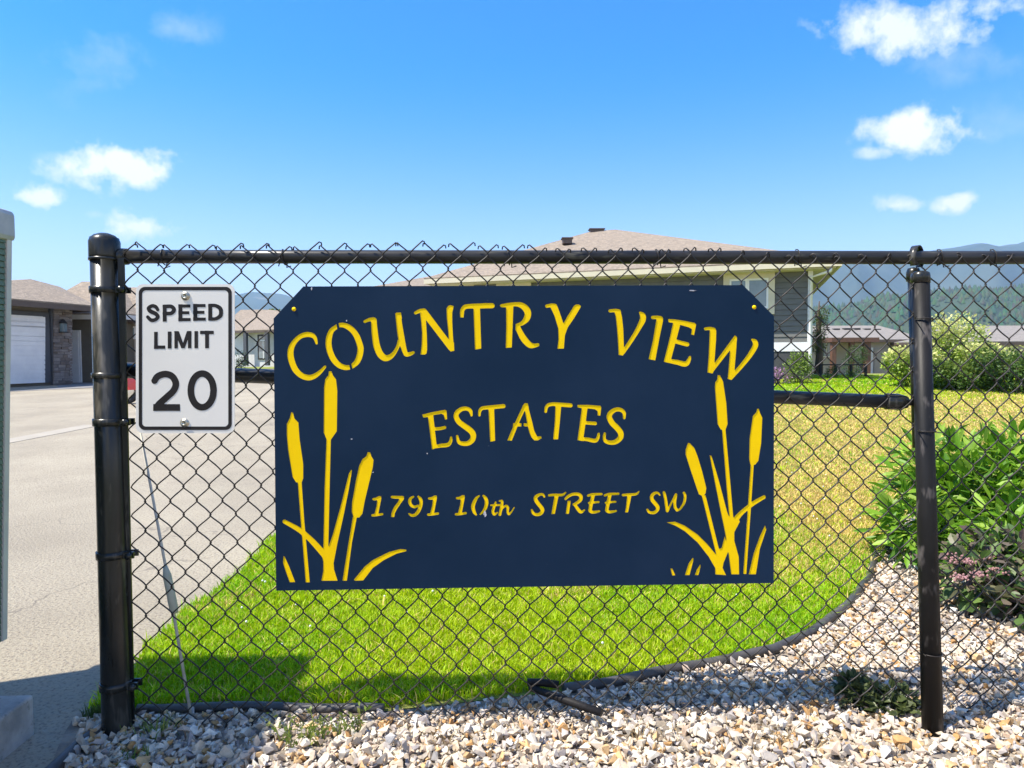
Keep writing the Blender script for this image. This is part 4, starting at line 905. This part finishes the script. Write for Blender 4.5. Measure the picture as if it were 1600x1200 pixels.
def contours(x, y, D, lev):
    F = D-lev; s = F < 0; segs = {}
    def pt_(i, j, e):
        if e == 'h': a, b = F[j, i], F[j, i+1]; t = a/(a-b); return (x[i]+(x[i+1]-x[i])*t, y[j])
        a, b = F[j, i], F[j+1, i]; t = a/(a-b); return (x[i], y[j]+(y[j+1]-y[j])*t)
    cs = s[:-1, :-1]*1+s[:-1, 1:]*2+s[1:, 1:]*4+s[1:, :-1]*8
    tab = {1:[('l','t')],2:[('t','r')],3:[('l','r')],4:[('r','b')],5:[('l','b'),('r','t')],6:[('t','b')],7:[('l','b')],8:[('b','l')],9:[('b','t')],10:[('t','l'),('b','r')],11:[('b','r')],12:[('r','l')],13:[('r','t')],14:[('t','l')]}
    adj = {}
    for j, i in zip(*np.nonzero((cs > 0) & (cs < 15))):
        ek = {'t': ('h', i, j), 'b': ('h', i, j+1), 'l': ('v', i, j), 'r': ('v', i+1, j)}
        for a, b in tab[int(cs[j, i])]: adj.setdefault(ek[a], []).append(ek[b]); adj.setdefault(ek[b], []).append(ek[a])
    loops = []; seen = set()
    for st_ in adj:
        if st_ in seen: continue
        lp_ = [st_]; seen.add(st_); cur = st_
        while True:
            nx_ = [q for q in adj[cur] if q not in seen]
            if not nx_: break
            cur = nx_[0]; seen.add(cur); lp_.append(cur)
        P_ = [pt_(q[1], q[2], q[0]) for q in lp_]
        if len(P_) > 8: loops.append(simplify(P_, .07))
    return loops
def simplify(P_, tol):
    P_ = np.array(P_); n = len(P_); far = int(np.argmax(np.hypot(*(P_-P_[0]).T)))
    def rdp(a, b):
        if b <= a+1: return [a]
        seg = P_[a:b+1] if b < n else np.vstack([P_[a:], P_[:1]]); d = seg[-1]-seg[0]; L = np.hypot(*d)+1e-9
        dist = np.abs((seg[:, 0]-seg[0, 0])*d[1]-(seg[:, 1]-seg[0, 1])*d[0])/L; k = int(np.argmax(dist))
        if dist[k] < tol: return [a]
        return rdp(a, a+k)+rdp(a+k, b)
    idx = rdp(0, far)+rdp(far, n); return [tuple(P_[i]) for i in idx]
def extrude_fill(name, loops, conv, y0, y1, m, parent, kind=None, label=None):
    """closed 2D loops (outer and holes) in image pixels -> solid between planes y0 (front) and y1; conv maps pixel to (x, z)"""
    from mathutils.geometry import delaunay_2d_cdt
    pts, eds, off2 = [], [], 0
    for L in loops:
        q = []
        for p in L:
            if not q or math.hypot(p[0]-q[-1][0], p[1]-q[-1][1]) > .12: q.append(p)
        if math.hypot(q[0][0]-q[-1][0], q[0][1]-q[-1][1]) < .12: q.pop()
        pts += q; eds += [(off2+i, off2+(i+1) % len(q)) for i in range(len(q))]; off2 += len(q)
    vo, eo, fo, *_ = delaunay_2d_cdt([Vector(p) for p in pts], eds, [], 0, 1e-5)
    P2 = np.array([tuple(v_) for v_ in vo]); T_ = np.array(fo); c_ = P2[T_].mean(1); ins = np.zeros(len(T_), bool)
    A_ = np.array([pts[e[0]] for e in eds]); B_ = np.array([pts[e[1]] for e in eds])
    for (x0, y0_), (x1, y1_) in zip(A_, B_):
        if y0_ == y1_: continue
        cnd = (y0_ > c_[:, 1]) != (y1_ > c_[:, 1]); ins ^= cnd & (c_[:, 0] < (x1-x0)*(c_[:, 1]-y0_)/(y1_-y0_)+x0)
    T_ = T_[ins]; W2 = np.array([conv(p) for p in P2]); n = len(P2)
    V = np.concatenate([np.stack([W2[:, 0], np.full(n, y0), W2[:, 1]], -1), np.stack([W2[:, 0], np.full(n, y1), W2[:, 1]], -1)])
    a2 = W2[T_[:, 1]]-W2[T_[:, 0]]; b2 = W2[T_[:, 2]]-W2[T_[:, 0]]; ccw = (a2[:, 0]*b2[:, 1]-a2[:, 1]*b2[:, 0]) > 0
    T_[~ccw] = T_[~ccw][:, ::-1]
    e_all = np.concatenate([T_[:, [0, 1]], T_[:, [1, 2]], T_[:, [2, 0]]]); es = set(map(tuple, e_all.tolist()))
    Qs_ = np.array([(b_, a_, a_+n, b_+n) for a_, b_ in es if (b_, a_) not in es])
    off = worldloc(parent); me = mesh_np(name, V-np.array(off), np.concatenate([T_, T_[:, ::-1]+n]), Qs_, mats=[m])
    o = bpy.data.objects.new(name, me); o.parent = parent; col.objects.link(o); return pr(o, label, None, None, kind)

def sh(pr_, dx, dy):
    return [(k[0], [((p[0]+dx, p[1]+dy)+tuple(p[2:])) for p in k[1]])+tuple(k[2:]) for k in pr_]
S_ = lambda *p: ('S', list(p)); P__ = lambda *p: ('P', list(p)); X_ = lambda *p: ('X', list(p))
zA, zB, zC, zD, zE, zF = [(o_, 7.5) for o_ in ((430,460),(560,450),(700,450),(820,450),(940,450),(1050,470))]
zG, zH = ((650,610), 8.889), ((810,610), 8.889); zI, zJ, zK, zL = [(o_, 10.) for o_ in ((570,750),(690,750),(820,750),(940,750))]
zM, zQ = ((420,640), 4.), ((820,640), 4.)
one = [S_((135,300,38),(180,295,44),(225,272,44)), P__((195,290),(255,250),(258,290),(210,535),(150,535),(185,400)), S_((120,552,40),(190,547,38),(272,533,38))]
kE = [S_((990,245,38),(1060,225,42),(1200,220,38)), P__((1040,240),(1095,240),(1045,480),(990,480),(1010,360)), S_((1002,360,34),(1080,350,36),(1155,345,32)), S_((1020,480,54),(1050,502,48),(1110,500,42),(1165,488,32))]
G = [
 ('C', zA, [S_((484,572,30),(466,510,44),(430,478,56),(370,470,60),(300,490,56),(235,545,58),(190,620,68),(178,700,74),(195,790,74),(235,880,72),(300,945,68),(380,975,66),(450,962,60),(520,915,48),(583,848,32))]),
 ('O', zA, [S_((740,366,50),(665,420,58),(632,500,70),(625,590,72),(645,680,72),(690,770,70),(750,830,66),(820,857,60),(880,853,54)), S_((735,362,50),(790,358,56),(850,378,64),(910,425,68),(955,490,70),(985,570,72),(1000,640,74),(985,730,72),(950,800,64),(885,853,52)), X_((714,330),(740,330),(754,408),(728,408)), X_((866,812),(890,808),(906,890),(882,894))]),
 ('U', zB, [S_((75,393,36),(130,370,42),(172,370,56)), S_((182,378,66),(184,440,70),(195,560,76),(215,680,80),(252,770,80),(310,820,76),(370,808,62),(420,760,48),(460,690,40),(480,620,44)), P__((430,300),(445,288),(500,285),(510,360),(440,360)), S_((470,350,68),(479,430,70),(495,540,76),(515,640,72),(535,720,62),(560,776,54),(605,772,46),(643,757,36))]),
 ('N', zB, [S_((668,292,36),(720,268,44),(765,262,46)), P__((722,290),(790,350),(803,560),(806,720),(798,768),(780,780),(728,780),(742,660),(745,520),(735,400)), P__((735,250),(770,238),(795,250),(1058,600),(1120,640),(1122,735),(1080,742),(1060,725),(790,372),(735,300)), P__((1032,240),(1052,208),(1080,200),(1118,212),(1100,290),(1100,400),(1108,560),(1122,735),(1080,742),(1065,690),(1052,500),(1036,350))]),
 ('T', zC, [P__((143,346),(183,346),(186,290),(140,290)), S_((164,305,44),(168,260,50),(200,222,54),(260,213,56),(350,211,60),(450,207,62),(516,207,62)), P__((298,230),(375,230),(390,710),(316,722))]),
 ('R', zC, [S_((628,207,38),(700,200,50),(790,190,50),(860,202,66),(915,245,78),(936,300,78),(920,362,72),(870,412,50),(815,432,38)), P__((680,210),(766,210),(760,400),(748,697),(676,703),(682,450)), S_((822,462,54),(852,535,70),(900,610,76),(960,668,70),(1010,675,50),(1052,665,40)), P__((793,425),(830,412),(850,470),(838,560),(790,490))]),
 ('Y', zD, [S_((258,212,40),(315,203,46),(345,212,60)), P__((300,225),(330,185),(372,190),(400,260),(458,430),(500,455),(470,560),(458,710),(382,712),(395,600),(390,470),(345,320)), P__((445,430),(500,330),(575,210),(600,192),(635,193),(662,212),(640,250),(580,350),(505,460),(480,520),(420,520))]),
 ('V', zE, [S_((98,268,38),(160,264,42),(200,275,52)), P__((152,290),(190,247),(222,262),(240,340),(255,480),(262,690),(250,790),(200,782),(190,600),(178,450),(165,330)), S_((452,290,30),(482,322,66),(482,372,72),(450,440,62),(400,530,54),(330,640,50),(255,750,46)), P__((205,740),(268,690),(290,730),(250,790),(200,782))]),
 ('I', zE, [S_((598,345,40),(650,345,44),(685,358,62)), P__((642,370),(660,330),(705,332),(722,350),(720,390),(680,580),(630,848),(550,835),(600,620))]),
 ('E', zE, [P__((780,362),(870,368),(980,385),(1090,408),(1110,425),(1085,552),(1048,545),(1058,480),(1020,460),(920,432),(840,410),(782,400)), P__((840,400),(925,420),(870,630),(815,835),(880,860),(880,898),(728,865),(790,620)), S_((880,628,50),(950,648,50),(1003,660,52)), S_((800,852,42),(880,868,56),(960,890,62),(1000,882,58),(1025,840,44),(1035,812,32))]),
 ('W', zF, [S_((392,328,36),(450,325,40),(488,342,52)), P__((442,355),(460,315),(505,318),(520,350),(518,450),(497,745),(480,850),(415,840),(430,650)), P__((490,740),(735,405),(765,430),(757,480),(470,850),(430,840)), P__((722,440),(738,405),(762,425),(755,560),(733,820),(700,925),(652,915),(665,780),(682,560)), S_((938,455,24),(972,478,58),(978,522,66),(950,580,64),(890,670,58),(800,780,52),(705,885,48)), P__((652,915),(700,928),(765,850),(725,815))]),
 ('E', zG, [P__((85,335),(230,300),(400,268),(425,280),(432,400),(400,408),(385,340),(350,325),(235,345),(160,370),(100,378)), P__((162,345),(240,345),(262,540),(287,765),(250,815),(222,820),(195,600)), S_((245,535,48),(330,530,46),(398,515,46)), S_((250,785,46),(340,768,54),(440,755,58),(480,710,46),(488,655,34))]),
 ('S', zG, [S_((770,345,34),(755,282,52),(700,252,56),(630,262,60),(570,310,68),(558,370,72),(600,440,76),(680,500,80),(760,560,82),(795,620,80),(780,690,76),(720,735,68),(640,738,60),(590,710,48),(572,635,34))]),
 ('T', zG, [S_((880,345,36),(885,290,44),(912,252,50),(965,240,52),(1070,232,56),(1215,218,58)), P__((1005,240),(1085,240),(1100,700),(1030,715))]),
 ('A', zG, [P__((1490,200),(1510,178),(1550,180),(1562,230),(1505,290),(1440,430),(1330,700),(1268,695),(1350,500),(1420,350)), ('P', [(72,200),(90,178),(130,180),(150,280),(195,450),(220,560),(260,640),(315,635),(325,665),(270,695),(220,695),(180,650),(150,580),(120,450),(90,280)], zH), P__((1350,455),(1465,455),(1465,500),(1345,505)), P__((1495,455),(1560,455),(1572,500),(1495,500))]),
 ('T', zH, [S_((378,295,38),(388,237,46),(418,203,50),(480,190,52),(550,195,58),(725,208,58)), P__((515,200),(595,215),(575,450),(552,680),(482,680),(505,440))]),
 ('E', zH, [P__((820,200),(960,200),(1140,213),(1152,235),(1138,352),(1100,350),(1098,285),(1060,262),(960,250),(870,245),(820,235)), P__((882,230),(962,240),(930,480),(905,660),(905,705),(820,692),(850,480)), S_((940,450,48),(1010,455,48),(1068,458,50)), S_((870,675,44),(960,680,54),(1060,700,56),(1100,668,46),(1115,605,36))]),
 ('S', zH, [S_((1470,385,36),(1468,312,50),(1420,270,56),(1350,268,60),(1285,310,70),(1262,370,76),(1300,450,78),(1370,520,80),(1420,590,80),(1415,660,76),(1350,715,68),(1270,725,60),(1205,700,50),(1192,650,42),(1200,600,36))]),
 ('1', zI, one),
 ('7', zI, [S_((425,266,42),(500,270,48),(585,270,44)), P__((540,290),(612,253),(612,300),(560,370),(500,460),(470,520),(460,580),(410,580),(415,520),(450,430),(520,340))]),
 ('9', zI, [S_((760,262,30),(715,290,46),(700,340,50),(725,395,48),(775,420,44),(830,405,40)), S_((835,258,34),(870,300,54),(880,360,54),(865,430,54),(830,500,54),(780,548,48),(730,552,42),(690,528,28))]),
 ('1', zI, sh(one, 870, -10)),
 ('1', zJ, sh(one, 105, -15)),
 ('0', zJ, [S_((585,250,30),(540,290,48),(500,370,58),(490,430,60),(508,500,52),(540,543,28)), S_((655,248,38),(690,290,56),(703,350,58),(690,420,54),(660,480,44),(605,538,24))]),
 ('th', zJ, [S_((845,347,28),(820,420,42),(800,490,44),(822,535,44),(872,510,24)), S_((770,395,28),(850,392,32),(920,392,30)), S_((905,330,28),(945,330,38),(940,400,44),(925,470,42),(910,540,46)), S_((925,490,26),(960,430,30),(1010,405,38),(1035,430,42),(1030,490,40),(1050,533,38),(1090,500,26),(1135,430,18))]),
 ('S', zK, [S_((305,265,26),(285,228,38),(230,228,44),(175,265,56),(170,310,60),(210,370,62),(260,430,62),(275,480,60),(240,530,54),(170,540,48),(125,510,44),(110,470,34))]),
 ('T', zK, [S_((380,240,38),(460,232,42),(560,235,42),(605,225,38),(638,196,24)), P__((465,245),(530,245),(470,530),(415,535),(430,440))]),
 ('R', zK, [S_((635,298,36),(670,262,44),(740,225,46),(820,220,50),(870,245,56),(875,300,56),(830,350,50),(765,382,40)), P__((668,325),(718,325),(690,530),(640,530),(650,450)), S_((785,390,44),(820,440,52),(860,490,54),(890,500,42),(930,470,26))]),
 ('E', zK, kE), ('E', zK, sh(kE, 262, -4)),
 ('T', zL, [S_((332,235,38),(420,228,42),(500,225,42),(550,215,36),(583,182,22)), P__((400,240),(468,240),(415,505),(365,510),(380,430))]),
 ('S', zL, [S_((910,235,26),(880,202,34),(830,205,46),(785,250,56),(790,310,60),(840,370,62),(875,420,60),(870,470,54),(820,510,48),(750,505,44),(715,465,36))]),
 ('W', zL, [S_((975,195,44),(1000,300,48),(1025,482,50)), S_((1035,475,34),(1100,340,32),(1160,225,36)), S_((1165,230,38),(1145,330,46),(1147,420,48),(1177,466,42)), S_((1177,476,36),(1230,450,34),(1290,350,42),(1305,250,44),(1287,202,42))]),
]
def P4(*p): return ('P', list(p))
CT = [
 ('cattail_design', zM, [P4((140,15),(152,20),(160,55),(185,80),(192,180),(205,270),(215,340),(215,430),(205,455),(170,455),(148,420),(140,370),(120,250),(112,160),(112,90),(130,55)), P4((180,450),(205,450),(222,700),(240,900),(256,1080),(230,1080),(216,900),(199,700)),
   S_((98,700,26),(180,745,32),(240,792,34),(290,842,38),(345,905,40)), P4((375,-240),(392,-240),(400,-215),(420,-190),(428,-120),(425,135),(390,185),(360,185),(343,145),(345,-140),(352,-190),(372,-215)), P4((360,180),(388,180),(380,500),(372,870),(340,885),(348,500)),
   P4((515,375),(520,380),(500,500),(470,650),(430,830),(405,960),(408,1000),(430,1070),(328,1070),(340,1010),(340,950),(330,905),(372,860),(400,780),(450,600),(500,400))]),
 ('cattail_design', zM, [P4((618,265),(635,268),(640,290),(655,315),(650,360),(600,570),(585,650),(565,675),(530,675),(518,640),(520,580),(545,440),(565,350),(585,310),(610,290)), P4((525,670),(550,675),(520,830),(488,1070),(460,1070),(495,850))]),
 ('leaf_design', zM, [P4((92,915),(98,918),(125,975),(165,1078),(130,1080),(108,1020),(88,960))]),
 ('leaf_design', zM, [P4((533,1062),(600,980),(650,940),(750,890),(820,872),(860,875),(860,885),(800,900),(720,940),(650,990),(590,1068),(535,1070))]),
 ('cattail_design', zQ, [P4((1020,208),(1032,210),(1060,240),(1080,290),(1110,390),(1135,490),(1130,525),(1115,542),(1088,530),(1070,480),(1030,360),(1005,280),(1005,250)), P4((1106,538),(1130,535),(1216,880),(1196,905)),
   P4((1155,285),(1168,290),(1215,450),(1265,640),(1285,690),(1310,760),(1310,820),(1338,920),(1340,1030),(1290,1030),(1272,890),(1250,760),(1225,640),(1185,440)),
   P4((1205,-215),(1220,-215),(1240,-175),(1260,-40),(1268,90),(1255,125),(1225,125),(1205,90),(1188,-140),(1190,-170),(1203,-190)), P4((1232,120),(1255,125),(1280,400),(1305,690),(1280,690),(1262,500)),
   P4((885,705),(940,700),(1000,725),(1080,780),(1140,840),(1195,905),(1215,870),(1230,865),(1250,790),(1275,880),(1242,960),(1237,990),(1258,1035),(1190,1030),(1190,990),(1150,920),(1080,830),(1000,760),(940,725)),
   S_((1495,547,24),(1420,592,28),(1350,650,30),(1305,705,40)), P4((1290,700),(1330,675),(1345,700),(1308,770)),
   P4((1452,-5),(1464,-5),(1470,20),(1485,50),(1478,210),(1460,320),(1440,345),(1410,345),(1402,310),(1405,180),(1425,40),(1448,15)), P4((1412,340),(1432,340),(1415,600),(1385,1028),(1365,1028),(1395,600))]),
 ('leaf_design', zQ, [P4((1502,722),(1510,750),(1470,870),(1445,1030),(1400,1030),(1430,900),(1470,790))]),
 ('leaf_design', zQ, [P4((910,993),(922,993),(941,1036),(922,1038))]), ('leaf_design', zQ, [P4((1050,925),(1056,935),(1030,1035),(1000,1035),(1025,960))]), ('leaf_design', zQ, [P4((1098,966),(1099,985),(1085,1035),(1062,1035),(1075,1000))]),
]
YF = -.022   # front face of the navy panel
def convF(y):
    def f(p): q = on_plane(p[0], p[1], y); return (q.x, q.z)
    return f
sc_ = on_plane(820, 920, YF)
sign = empty('estate_sign', (sc_.x, 0, sc_.z), 'large navy sign with chamfered top corners and yellow COUNTRY VIEW ESTATES lettering', 'sign')
outline = [(474,447.5),(1161,445.5),(1209.5,494),(1209,911),(431.5,923),(427.5,497.5)]
holes = []
TH = .0007
for idx, (nm, (o_, s_), prims) in enumerate(G+CT):
    x_, y_, D_ = glyph_field(prims, o_, s_)
    holes += contours(x_, y_, D_, 0.0)
    back = contours(x_, y_, D_, 1.2)
    # keep outer contours only once each; fill treats inner ones as holes
    yb = YF+TH+.0002+.0002*(idx % 3)
    o = extrude_fill('letter' if idx < len(G) else nm, back, convF(YF), yb, yb+.0001, M['yellow'], sign)
    if idx < len(G): o['label'] = 'yellow letters th' if nm == 'th' else ('yellow digit '+nm if nm.isdigit() else 'yellow letter '+nm)
def circle(cx, cy, r, n=14): return [(cx+math.cos(2*math.pi*k/n)*r, cy+math.sin(2*math.pi*k/n)*r) for k in range(n)]
bh_ = [circle(459.3, 483, 2.6), circle(1178.5, 480, 2.4)]
extrude_fill('panel', [outline]+holes+bh_, convF(YF), YF, YF+TH, M['blue'], sign)
for (cx, cy) in ((459.3,483),(1178.5,480)):
    p = on_plane(cx, cy, YF); mb = MB(); mb.lathe((p.x, YF+TH+.004, p.z), (0,-1,0), [(.009,0),(.009,.004),(.0055,.005),(.005,.007),(.0001,.0085)], 10); mb.build('fixing_screw', M['yellow'], sign)
# chipped paint and marks
CH = mat('bare_metal_scuff', (.55,.53,.55), .5, (.35,.35,.38), 200)
def scuff(px, py, w, h, seed, ang=0):
    rg = random.Random(seed); pts_ = [(px+math.cos(k/11*6.283+ang)*w*rg.uniform(.5, 1.1), py+math.sin(k/11*6.283)*h*rg.uniform(.5, 1.1)) for k in range(11)]
    extrude_fill('paint_scuff', [pts_], convF(YF), YF-.0006, YF-.0001, CH, sign)
scuff(758, 803, 3.0, 5.5, 1); scuff(1082, 454, 6.5, 1.1, 2); scuff(487, 451, 1.2, 3.2, 3); scuff(549.5, 686, 2.2, 1.0, 4); scuff(541.5, 501, 1.1, 1.6, 5); scuff(667.5, 708.6, 1.1, 1.1, 6); scuff(583, 738, 1.8, 1.0, 8)

# speed limit sign
zS = ((190,430), 4.444)
def rect(a, b, c, d): return ('P', [(a,b),(c,b),(c,d),(a,d)])
def skew(pr_): return pr_
SG = [
 ('S', [S_((251,240,23),(238,220,25),(213,213,25),(188,229,26),(200,250,28),(236,267,28),(252,288,26),(236,308,25),(206,312,25),(182,290,23))]),
 ('P', [rect(286,205,313,322), S_((298,218,26),(345,217,26),(364,240,28),(345,264,26),(298,266,26))]),
 ('E', [rect(395,203,422,320), rect(395,203,478,225), rect(395,250,470,271), rect(395,297,480,319)]),
 ('E', [rect(498,200,526,317), rect(498,200,583,222), rect(498,247,575,268), rect(498,294,585,316)]),
 ('D', [rect(602,199,629,315), S_((614,211,24),(652,211,24),(684,230,28),(691,258,28),(684,284,28),(652,303,24),(614,303,24))]),
 ('L', [rect(226,393,251,511), rect(226,488,303,511)]), ('I', [rect(321,391,347,509)]),
 ('M', [rect(367,389,391,508), rect(461,388,485,507), P__((367,389),(398,389),(427,470),(454,388),(482,388),(438,507),(415,507))]),
 ('I', [rect(506,388,531,507)]), ('T', [rect(545,386,640,409), rect(580,386,607,507)]),
 ('2', [S_((229,733,44),(252,702,46),(303,686,46),(352,703,46),(377,752,46),(360,802,46),(310,850,46),(262,893,46),(246,918,46)), P__((220,895),(405,895),(407,942),(219,942)), X_((150,900),(219.5,900),(219.5,960),(150,960))]),
 ('0', [('S', [(560+79*math.cos(k/16*2*math.pi), 800+117*math.sin(k/16*2*math.pi), 46) for k in range(17)])]),
]
def rrect(x0, y0, x1, y1, r, n=7):
    o = []
    for (cx, cy, a0) in ((x1-r, y0+r, -90), (x1-r, y1-r, 0), (x0+r, y1-r, 90), (x0+r, y0+r, 180)):
        o += [(cx+math.cos(R(a0+90*k/n))*r, cy+math.sin(R(a0+90*k/n))*r) for k in range(n+1)]
    return o
YS = -.020
ps_ = on_plane(289, 678, YS); spd = empty('speed_limit_sign', (ps_.x, 0, ps_.z), 'white speed limit 20 sign with black border wired to the mesh at left', 'sign')
def jig(L):  # real sign is slightly bowed at the left edge
    return [(x+ (1.6*math.sin(max(0, min(1, (y-444)/234))*math.pi)*(-1) if x < 230 else 0), y) for x, y in L]
extrude_fill('panel', [jig(rrect(212.5, 444, 366.6, 677, 10.5))], convF(YS), YS, YS+.0022, M['signwhite'], spd)
extrude_fill('border', [jig(rrect(217.2, 448.2, 362.2, 671.8, 9.5)), jig(rrect(222.4, 453.6, 356.8, 666.4, 6))][::1], convF(YS), YS-.0006, YS-.0002, M['signink'], spd)
for (nm, prims) in SG:
    x_, y_, D_ = glyph_field(prims, *zS); o = extrude_fill('letter', contours(x_, y_, D_, 0.0), convF(YS), YS-.0006, YS-.0002, M['signink'], spd); o['label'] = ('black digit ' if nm.isdigit() else 'black letter ')+nm
for (cx, cy) in ((290, 462.5), (288.7, 660.5)):
    p = on_plane(cx, cy, YS); mb = MB(); mb.lathe((p.x, YS-.0003, p.z), (0,-1,0), [(.0135,0),(.0135,.0016),(.0095,.0022),(.0095,.0075),(.0085,.009),(.0048,.009),(.0046,.006),(.0001,.006)], 14); mb.build('bolt', M['bolt'], spd)

# leaning driveway marker behind the mesh
a_, b_ = at(300, 1136, 2.20), at(213, 640, 2.20); a_.z = min(a_.z, .01); a_ = Vector((a_.x, a_.y, 0))
mk = empty('driveway_marker', a_, 'thin whitish driveway marker pole leaning behind the mesh below speed sign', 'marker pole')
mb = MB(); mb.tube([a_, a_.lerp(b_, .5)+Vector((.004, 0, 0)), b_], [.0052, .0046, .0036], 8); mb.build('pole', M['marker'], mk)
c_, d_ = at(258, 884, 2.195), at(273, 958, 2.195); mb = MB(); mb.tube([c_, c_.lerp(d_, .2), c_.lerp(d_, .9), d_], [.006, .013, .0135, .0105], 10); mb.build('sleeve', M['sleeve'], mk)

# ------------------------------------------------------------------ left kiosk and concrete block
kt, kb = at(16, 372, 2.27), at(8.5, 998, 2.27)
kroot = empty('kiosk', Vector((kb.x-.3, kb.y-.6, 0)), 'sage green sided kiosk with grey rounded metal cap at left edge', 'kiosk')
w_, dpt_ = .75, 1.15
def kp(t, dx, dy): p = kb.lerp(kt, t); return Vector((p.x+dx, p.y+dy, p.z))
mb = MB(); mb.hexa([kp(0,-w_,-dpt_),kp(0,-.004,-dpt_),kp(0,-.004,0-.004),kp(0,-w_,-.004),kp(1.0,-w_,-dpt_),kp(1.0,-.004,-dpt_),kp(1.0,-.004,-.004),kp(1.0,-w_,-.004)]); mb.build('body', M['gsiding'], kroot)
nbk = 66
for i in range(nbk):
    t0, t1 = i/nbk, (i+1)/nbk-.002
    mb = MB(); mb.hexa([kp(t0,-.003,-dpt_+.06),kp(t0,.003,-dpt_+.06),kp(t0,.003,-.024),kp(t0,-.003,-.024),kp(t1,-.003,-dpt_+.06),kp(t1,-.0005,-dpt_+.06),kp(t1,-.0005,-.024),kp(t1,-.003,-.024)]); mb.build('siding_board', M['gsiding'], kroot)
for dy in (-.022, -dpt_):
    mb = MB(); mb.hexa([kp(0,-.05,dy),kp(0,.006,dy),kp(0,.006,dy+.022),kp(0,-.05,dy+.022),kp(1,-.05,dy),kp(1,.006,dy),kp(1,.006,dy+.022),kp(1,-.05,dy+.022)]); mb.build('corner_board', M['gtrim'], kroot)
ct = at(22, 378, 2.27); cth = at(22, 329, 2.27); x1 = ct.x
mb = MB(); mb.box((x1-w_-.06, kt.y-dpt_-.03, ct.z), (x1, kt.y+.018, cth.z)); mb.build('cap', M['capm'], kroot, bevel=.018)
mb = MB(); mb.box((kb.x-w_*.8, kb.y-dpt_*.9, .1), (kb.x-.25, kb.y-.2, kb.z+.001)); mb.build('plinth', M['concrete'], kroot)
c0 = ground(55, 1146); mb = MB(); mb.box((c0.x-.9, c0.y-1.2, -.05), (c0.x, c0.y, .125)); mb.build('concrete_block', M['concrete'], bevel=.008, label='grey concrete kerb block on the ground at lower left', cat='concrete block')

# ------------------------------------------------------------------ red motorcycle seen between post and speed sign
mp_ = gpt(203, 14.4); mc = empty('motorcycle', mp_, 'red and black motorcycle parked on the road behind the speed sign', 'motorcycle')
def mpart(nm, fn, m): mb = MB(); fn(mb); return mb.build(nm, m, mc)
X, Y, Z = mp_
for dx in (-.12, 1.16):
    mb = MB(); ring = [Vector((X+dx+math.cos(k/20*6.283)*.27, Y, Z+.31+math.sin(k/20*6.283)*.27)) for k in range(21)]; mb.tube(ring, .055, 8, caps=False); tw_ = mb.build('tyre', M['rubber'], mc)
    mb = MB(); mb.lathe((X+dx, Y-.03, Z+.31), (0,1,0), [(.03,0),(.2,.01),(.21,.03),(.2,.05),(.03,.06)], 16); mb.build('rim', M['chrome'], mc)
mpart('seat', lambda b_: b_.hexa([Vector((X+x_, Y+y_, Z+z_)) for x_, y_, z_ in ((-.25,-.11,.80),(.42,-.13,.74),(.42,.13,.74),(-.25,.11,.80),(-.3,-.07,.90),(.42,-.1,.84),(.42,.1,.84),(-.3,.07,.90))]), M['rubber'])
mpart('side_panel', lambda b_: b_.hexa([Vector((X+x_, Y+y_, Z+z_)) for x_, y_, z_ in ((-.10,-.15,.30),(.3,-.15,.30),(.3,.14,.30),(-.10,.14,.30),(-.14,-.13,.60),(.3,-.14,.60),(.3,.13,.60),(-.14,.12,.60))]), M['red'])
mpart('fuel_tank', lambda b_: b_.tube([Vector((X+.4,Y,Z+.8)),Vector((X+.5,Y,Z+.86)),Vector((X+.75,Y,Z+.9)),Vector((X+.86,Y,Z+.84))], [.06,.14,.16,.08], 12), M['red'])
mpart('exhaust', lambda b_: b_.tube([Vector((X-.16,Y-.17,Z+.76)),Vector((X+.1,Y-.17,Z+.70)),Vector((X+.5,Y-.16,Z+.35))], [.06,.065,.03], 10), M['chrome'])
mpart('engine', lambda b_: b_.box((X+.3,Y-.16,Z+.2), (X+.8,Y+.16,Z+.62)), M['rubber'])
mpart('fork', lambda b_: (b_.tube([Vector((X+1.16,Y-.08,Z+.3)),Vector((X+.9,Y-.08,Z+.98))], .025, 8), b_.tube([Vector((X+1.16,Y+.08,Z+.3)),Vector((X+.9,Y+.08,Z+.98))], .025, 8)), M['chrome'])
mpart('handlebar', lambda b_: b_.tube([Vector((X+.78,Y-.36,Z+1.02)),Vector((X+.9,Y-.1,Z+1.0)),Vector((X+.9,Y+.1,Z+1.0)),Vector((X+.78,Y+.36,Z+1.02))], .018, 8), M['rubber'])
mpart('rear_mudguard', lambda b_: b_.tube([Vector((X-.42,Y,Z+.55)),Vector((X-.3,Y,Z+.68)),Vector((X-.05,Y,Z+.72))], [.05,.07,.08], 8), M['red'])

# ------------------------------------------------------------------ haze
mb = MB(); mb.box((-6900, -60.5, -75), (6900, 6000, 600)); hz = mb.build('haze', M['dark'], kind='stuff', label='pale summer haze filling the valley', cat='haze')
hm = bpy.data.materials.new('haze_air'); hm.use_nodes = True; ht = hm.node_tree; ht.nodes.clear()
ho = N(ht, 'ShaderNodeOutputMaterial'); hv = N(ht, 'ShaderNodeVolumePrincipled'); hv.inputs['Color'].default_value = (.46, .74, 1.0, 1); hv.inputs['Density'].default_value = .00018; hv.inputs['Anisotropy'].default_value = .1
ht.links.new(hv.outputs[0], ho.inputs['Volume']); hz.data.materials.clear(); hz.data.materials.append(hm)
